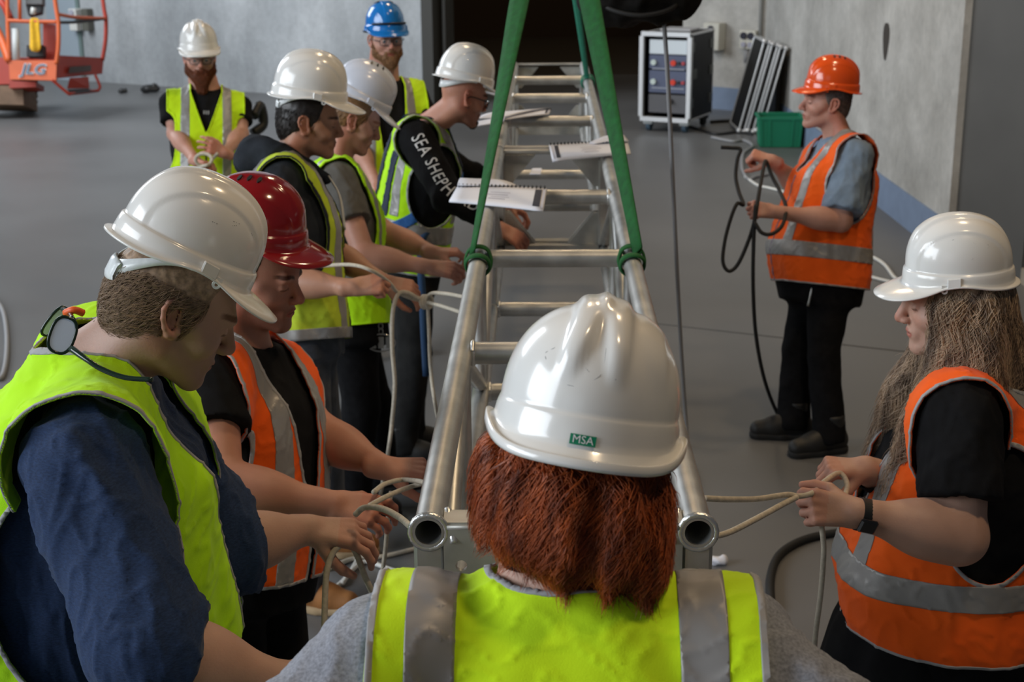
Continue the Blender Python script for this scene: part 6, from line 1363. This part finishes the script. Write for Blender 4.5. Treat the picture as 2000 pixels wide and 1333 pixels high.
cc = wall_hit(1487, 60, br0, nbr); pipe('conduit', [cc - nbr * .03 + A3(0, 0, -.2), cc - nbr * .03 + A3(0, 0, 3)], .022, mat('grey_conduit', (.4, .4, .38), rough=.6)); tag(bpy.data.objects['conduit.001'], 'thin vertical conduit in the corner above the double socket box', 'conduit')
wall_box('upper pale switch box on the grey wall behind the lift', 155, 25, 20, 17, bl1, nbl, .14, M_white, extra=((0, .1, .04, M_inkg),))
wall_box('lower pale switch box on the grey wall behind the lift', 157, 50, 20, 17, bl1, nbl, .14, M_white)
wall_box('dark grey box beside the pale switch boxes behind the lift', 177, 38, 17, 42, bl1, nbl, .12, mat('dull_olive_box', (.12, .12, .10), rough=.6))
g0, g1 = wall_hit(100, 100, bl1, nbl), wall_hit(158, 100, bl1, nbl); g0[2] = g1[2] = 0
struct(slab('door_4', [g0 - nbl * .02, g1 - nbl * .02, g1 - nbl * .02 + A3(0, 0, 6), g0 - nbl * .02 + A3(0, 0, 6)], nbl * .02, mat('pale_blue_door', (.33, .39, .44), rough=.6)))
struct(slab('trim_5', [g1 - nbl * .03, g1 + dl * .06 - nbl * .03, g1 + dl * .06 - nbl * .03 + A3(0, 0, 6), g1 - nbl * .03 + A3(0, 0, 6)], nbl * .03, mat('green_grey_door_frame', (.16, .22, .21), rough=.6)))

# ------------------------------------------------------------------ boom lift
ZL = 16.4; lift = thing('boom_lift', 'orange boom lift with a railed basket by the far left wall', 'lift', at_z(40, 214))
M_hyd = mat('white_cylinder_paint', (.68, .72, .72), rough=.4); M_yel = fabric('yellow_cloth', (.80, .46, .03), .1)
B0 = lambda x, y, d=0.0: at(x, y, ZL + d)
def lp(name, pts, r, m=M_orange, n=10): o = pipe(name, pts, r, m, lift, n); return o
BK = .95
def panel(name, pts, m, th=.03, dirv=None):
    mb = MB(); mb.prism(pts, A3(0, 0, 0), (FWD if dirv is None else dirv) * th); return mb.build(name, m, lift)
front = panel('front_panel', [B0(19, 155), B0(109, 157), B0(111, 118), B0(17, 118)], M_orange, .05)
V, F = text_mesh('JLG', .165, shear=.28, offset=.006); base = B0(64, 136, -.012); Bx = np.array([nrm(B0(109, 157) - B0(19, 155)), FWD, nrm(B0(17, 118) - B0(19, 155))])
mk('lettering_outline', np.array([base + Bx[0] * v[0] * 1.12 + Bx[2] * v[1] for v in V]), F, M_white, lift, False)
V, F = text_mesh('JLG', .165, shear=.28, offset=-.0005); mk('lettering', np.array([base - FWD * .008 + Bx[0] * v[0] * 1.12 + Bx[2] * v[1] for v in V]), F, mat('lettering_blue', (.06, .17, .30), rough=.5), lift, False)
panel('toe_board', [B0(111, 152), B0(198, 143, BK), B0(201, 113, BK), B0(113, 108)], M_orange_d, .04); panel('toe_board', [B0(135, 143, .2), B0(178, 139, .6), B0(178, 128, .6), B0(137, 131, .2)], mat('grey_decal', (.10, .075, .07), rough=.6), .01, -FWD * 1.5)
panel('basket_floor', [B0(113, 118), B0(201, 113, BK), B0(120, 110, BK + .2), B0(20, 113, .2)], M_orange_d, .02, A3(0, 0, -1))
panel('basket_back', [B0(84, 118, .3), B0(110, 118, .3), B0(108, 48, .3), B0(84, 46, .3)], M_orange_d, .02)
for pts, r in (([(14, -40), (15, 40), (18, 120)], .022), ([(38, -40), (39, 38)], .020), ([(103, -40), (109, 10), (114, 45), (114, 90), (110, 125)], .024), ([(15, 40), (60, 42), (112, 43)], .022)): lp('rail', [B0(*q) for q in pts], r)
for pts, r, m in (([(196, -40, BK), (203, 15, BK), (207, 40, BK), (206, 80, BK), (200, 118, BK)], .024, M_orange_d), ([(113, 28, 0), (150, 34, .4), (206, 36, BK)], .020, M_orange), ([(114, 44, 0), (150, 43, .4), (206, 36, BK)], .018, M_black), ([(102, 156, 0), (118, 170, .05), (135, 184, .1)], .018, M_orange_d), ([(135, 184, .1), (160, 181, .35), (192, 177, .6)], .018, M_orange_d), ([(192, 177, .6), (195, 168, .6), (186, 146, .6)], .016, M_orange_d)): lp('rail', [B0(*q) for q in pts], r, m)
panel('step', [B0(131, 173, .15), B0(174, 172, .5), B0(172, 150, .5), B0(136, 152, .15)], M_orange_d, .02); panel('step', [B0(138, 184, .1), B0(190, 178, .55), B0(172, 173, .5), B0(131, 175, .15)], M_black, .01)
lp('cylinder', [B0(31, 118, .05), B0(29, 57, .05)], .045, M_hyd, 16)
f = Field(); f.cone(B0(68, 44), B0(69, 90), .058, .068, .02)
V, Q = iso(f, B0(68, 44) - .5, B0(68, 90) + .5, .012); q = V - B0(68, 68); V = V - np.outer((q @ FWD) * .55, FWD); V += FWD * (np.sin((q @ RGT) * 70 + (q @ UPV) * 6) * .010)[:, None]
clo = mk('cloth', V, Q, M_yel); tag(clo, 'yellow cloth hanging over the rail of the orange lift basket', 'cloth')
for pts, m in (([(52, 110, .1), (84, 110, .1), (84, 88, .1), (52, 88, .1)], M_black), ([(50, 8, .05), (82, 8, .05), (82, -12, .05), (50, -12, .05)], mat('grey_control_box', (.10, .10, .10), rough=.5)), ([(55, 30, .1), (78, 24, .1), (80, 6, .1), (50, 8, .1)], M_black)): panel('control_box', [B0(*q) for q in pts], m, .12)
lp('joystick', [B0(64, 28, -.02), B0(66, 15, -.03)], .03, M_white, 8)
lp('boom', [B0(-30, 20, .5), B0(0, 70, .3), B0(19, 120, .1)], .055, M_orange, 4); lp('boom', [B0(-20, -20, .6), B0(8, 10, .5), B0(20, 36, .3)], .05, M_orange_d, 4)
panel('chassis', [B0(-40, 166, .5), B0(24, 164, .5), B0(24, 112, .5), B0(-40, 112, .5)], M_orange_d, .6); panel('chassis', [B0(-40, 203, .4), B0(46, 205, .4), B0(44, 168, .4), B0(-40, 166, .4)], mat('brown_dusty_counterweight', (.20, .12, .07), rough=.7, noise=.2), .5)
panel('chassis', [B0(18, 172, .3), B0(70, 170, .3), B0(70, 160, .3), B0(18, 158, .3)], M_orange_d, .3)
wc = at_z(56, 214); r_ = .26; wd = nrm(RGT * .85 + FWD * .5); mb = MB(); mb.tube([wc + A3(0, 0, r_) - FWD * .1 - wd * .11 + FWD * 0, wc + A3(0, 0, r_) - FWD * .1 + wd * .11], r_, 28); tw = sharp(mb.build('tyre', M_rubber, lift, True))
mb = MB(); mb.tube([wc + A3(0, 0, r_) - FWD * .1, wc + A3(0, 0, r_) - FWD * .1 + wd * .125], r_ * .55, 20); sharp(mb.build('wheel_hub', M_orange_d, lift, True))
mb = MB()
for k in range(20):
    a = 2 * math.pi * k / 20; n1 = nrm(np.cross(wd, A3(0, 0, 1))); e = n1 * math.cos(a) + A3(0, 0, 1) * math.sin(a); c = wc + A3(0, 0, r_) - FWD * .1; mb = MB(); mb.box(c + e * (r_ + .006), (.2, .035, .02), np.array([wd, np.cross(e, wd), e])); mb.build('tread_block', M_rubber, lift)

# ------------------------------------------------------------------ safety glasses slung round the bowed man's neck
def neck_glasses():
    mgf = mat('black_green_frame', (.012, .03, .018), rough=.2); ml = mat('lens_painted_reflection', (.72, .84, 1.0), rough=.12, metal=.0); mb = MB()  # pale blue base colour stands in for sky reflected in the lens
    def lens(cx, cy, z, rx, ry_, ang, tilt):
        c = at(cx, cy, z); a = math.radians(ang); e1 = nrm(RGT * math.cos(a) + UPV * math.sin(a) + FWD * tilt); e2 = nrm(-RGT * math.sin(a) + UPV * math.cos(a)); s = z / FPX
        ring = [c + e1 * rx * s * math.copysign(abs(math.cos(t)) ** .75, math.cos(t)) + e2 * ry_ * s * math.copysign(abs(math.sin(t)) ** .75, math.sin(t)) for t in np.linspace(0, 2 * np.pi, 33)]; return ring, np.cross(e1, e2)
    r1, n1 = lens(122, 655, 2.16, 23, 36, -20, .25); r2, n2 = lens(106, 628, 2.30, 12, 34, -38, .9)
    mb.tube(r1, .0026, 8, False); mb.tube(r2, .0024, 8, False); mb.tube(spline([at(143, 625, 2.17), at(135, 612, 2.22), at(122, 604, 2.28)], 8), .004, 6)
    mb.tube(spline([at(140, 682, 2.155), at(165, 700, 2.13), at(200, 722, 2.12), at(245, 738, 2.11), at(298, 742, 2.10)], 24), np.interp(np.linspace(0, 1, 24), [0, .3, 1], [.0055, .004, .0038]), 8)
    fr = mb.build('safety_glasses', mgf, NAVY.root, True)
    for r, n in ((r1, n1), (r2, n2)): m2 = MB(); m2.prism(r[:-1], -n * .001, n * .001); m2.build('lens', ml, fr, False)
    V, F = tube_mesh(spline([at(128, 612, 2.22), at(145, 606, 2.21), at(162, 612, 2.22)], 10), .006, 8); mk('orange_strap', V, F, mat('orange_rubber', (.85, .12, .01), rough=.5), fr)
neck_glasses()
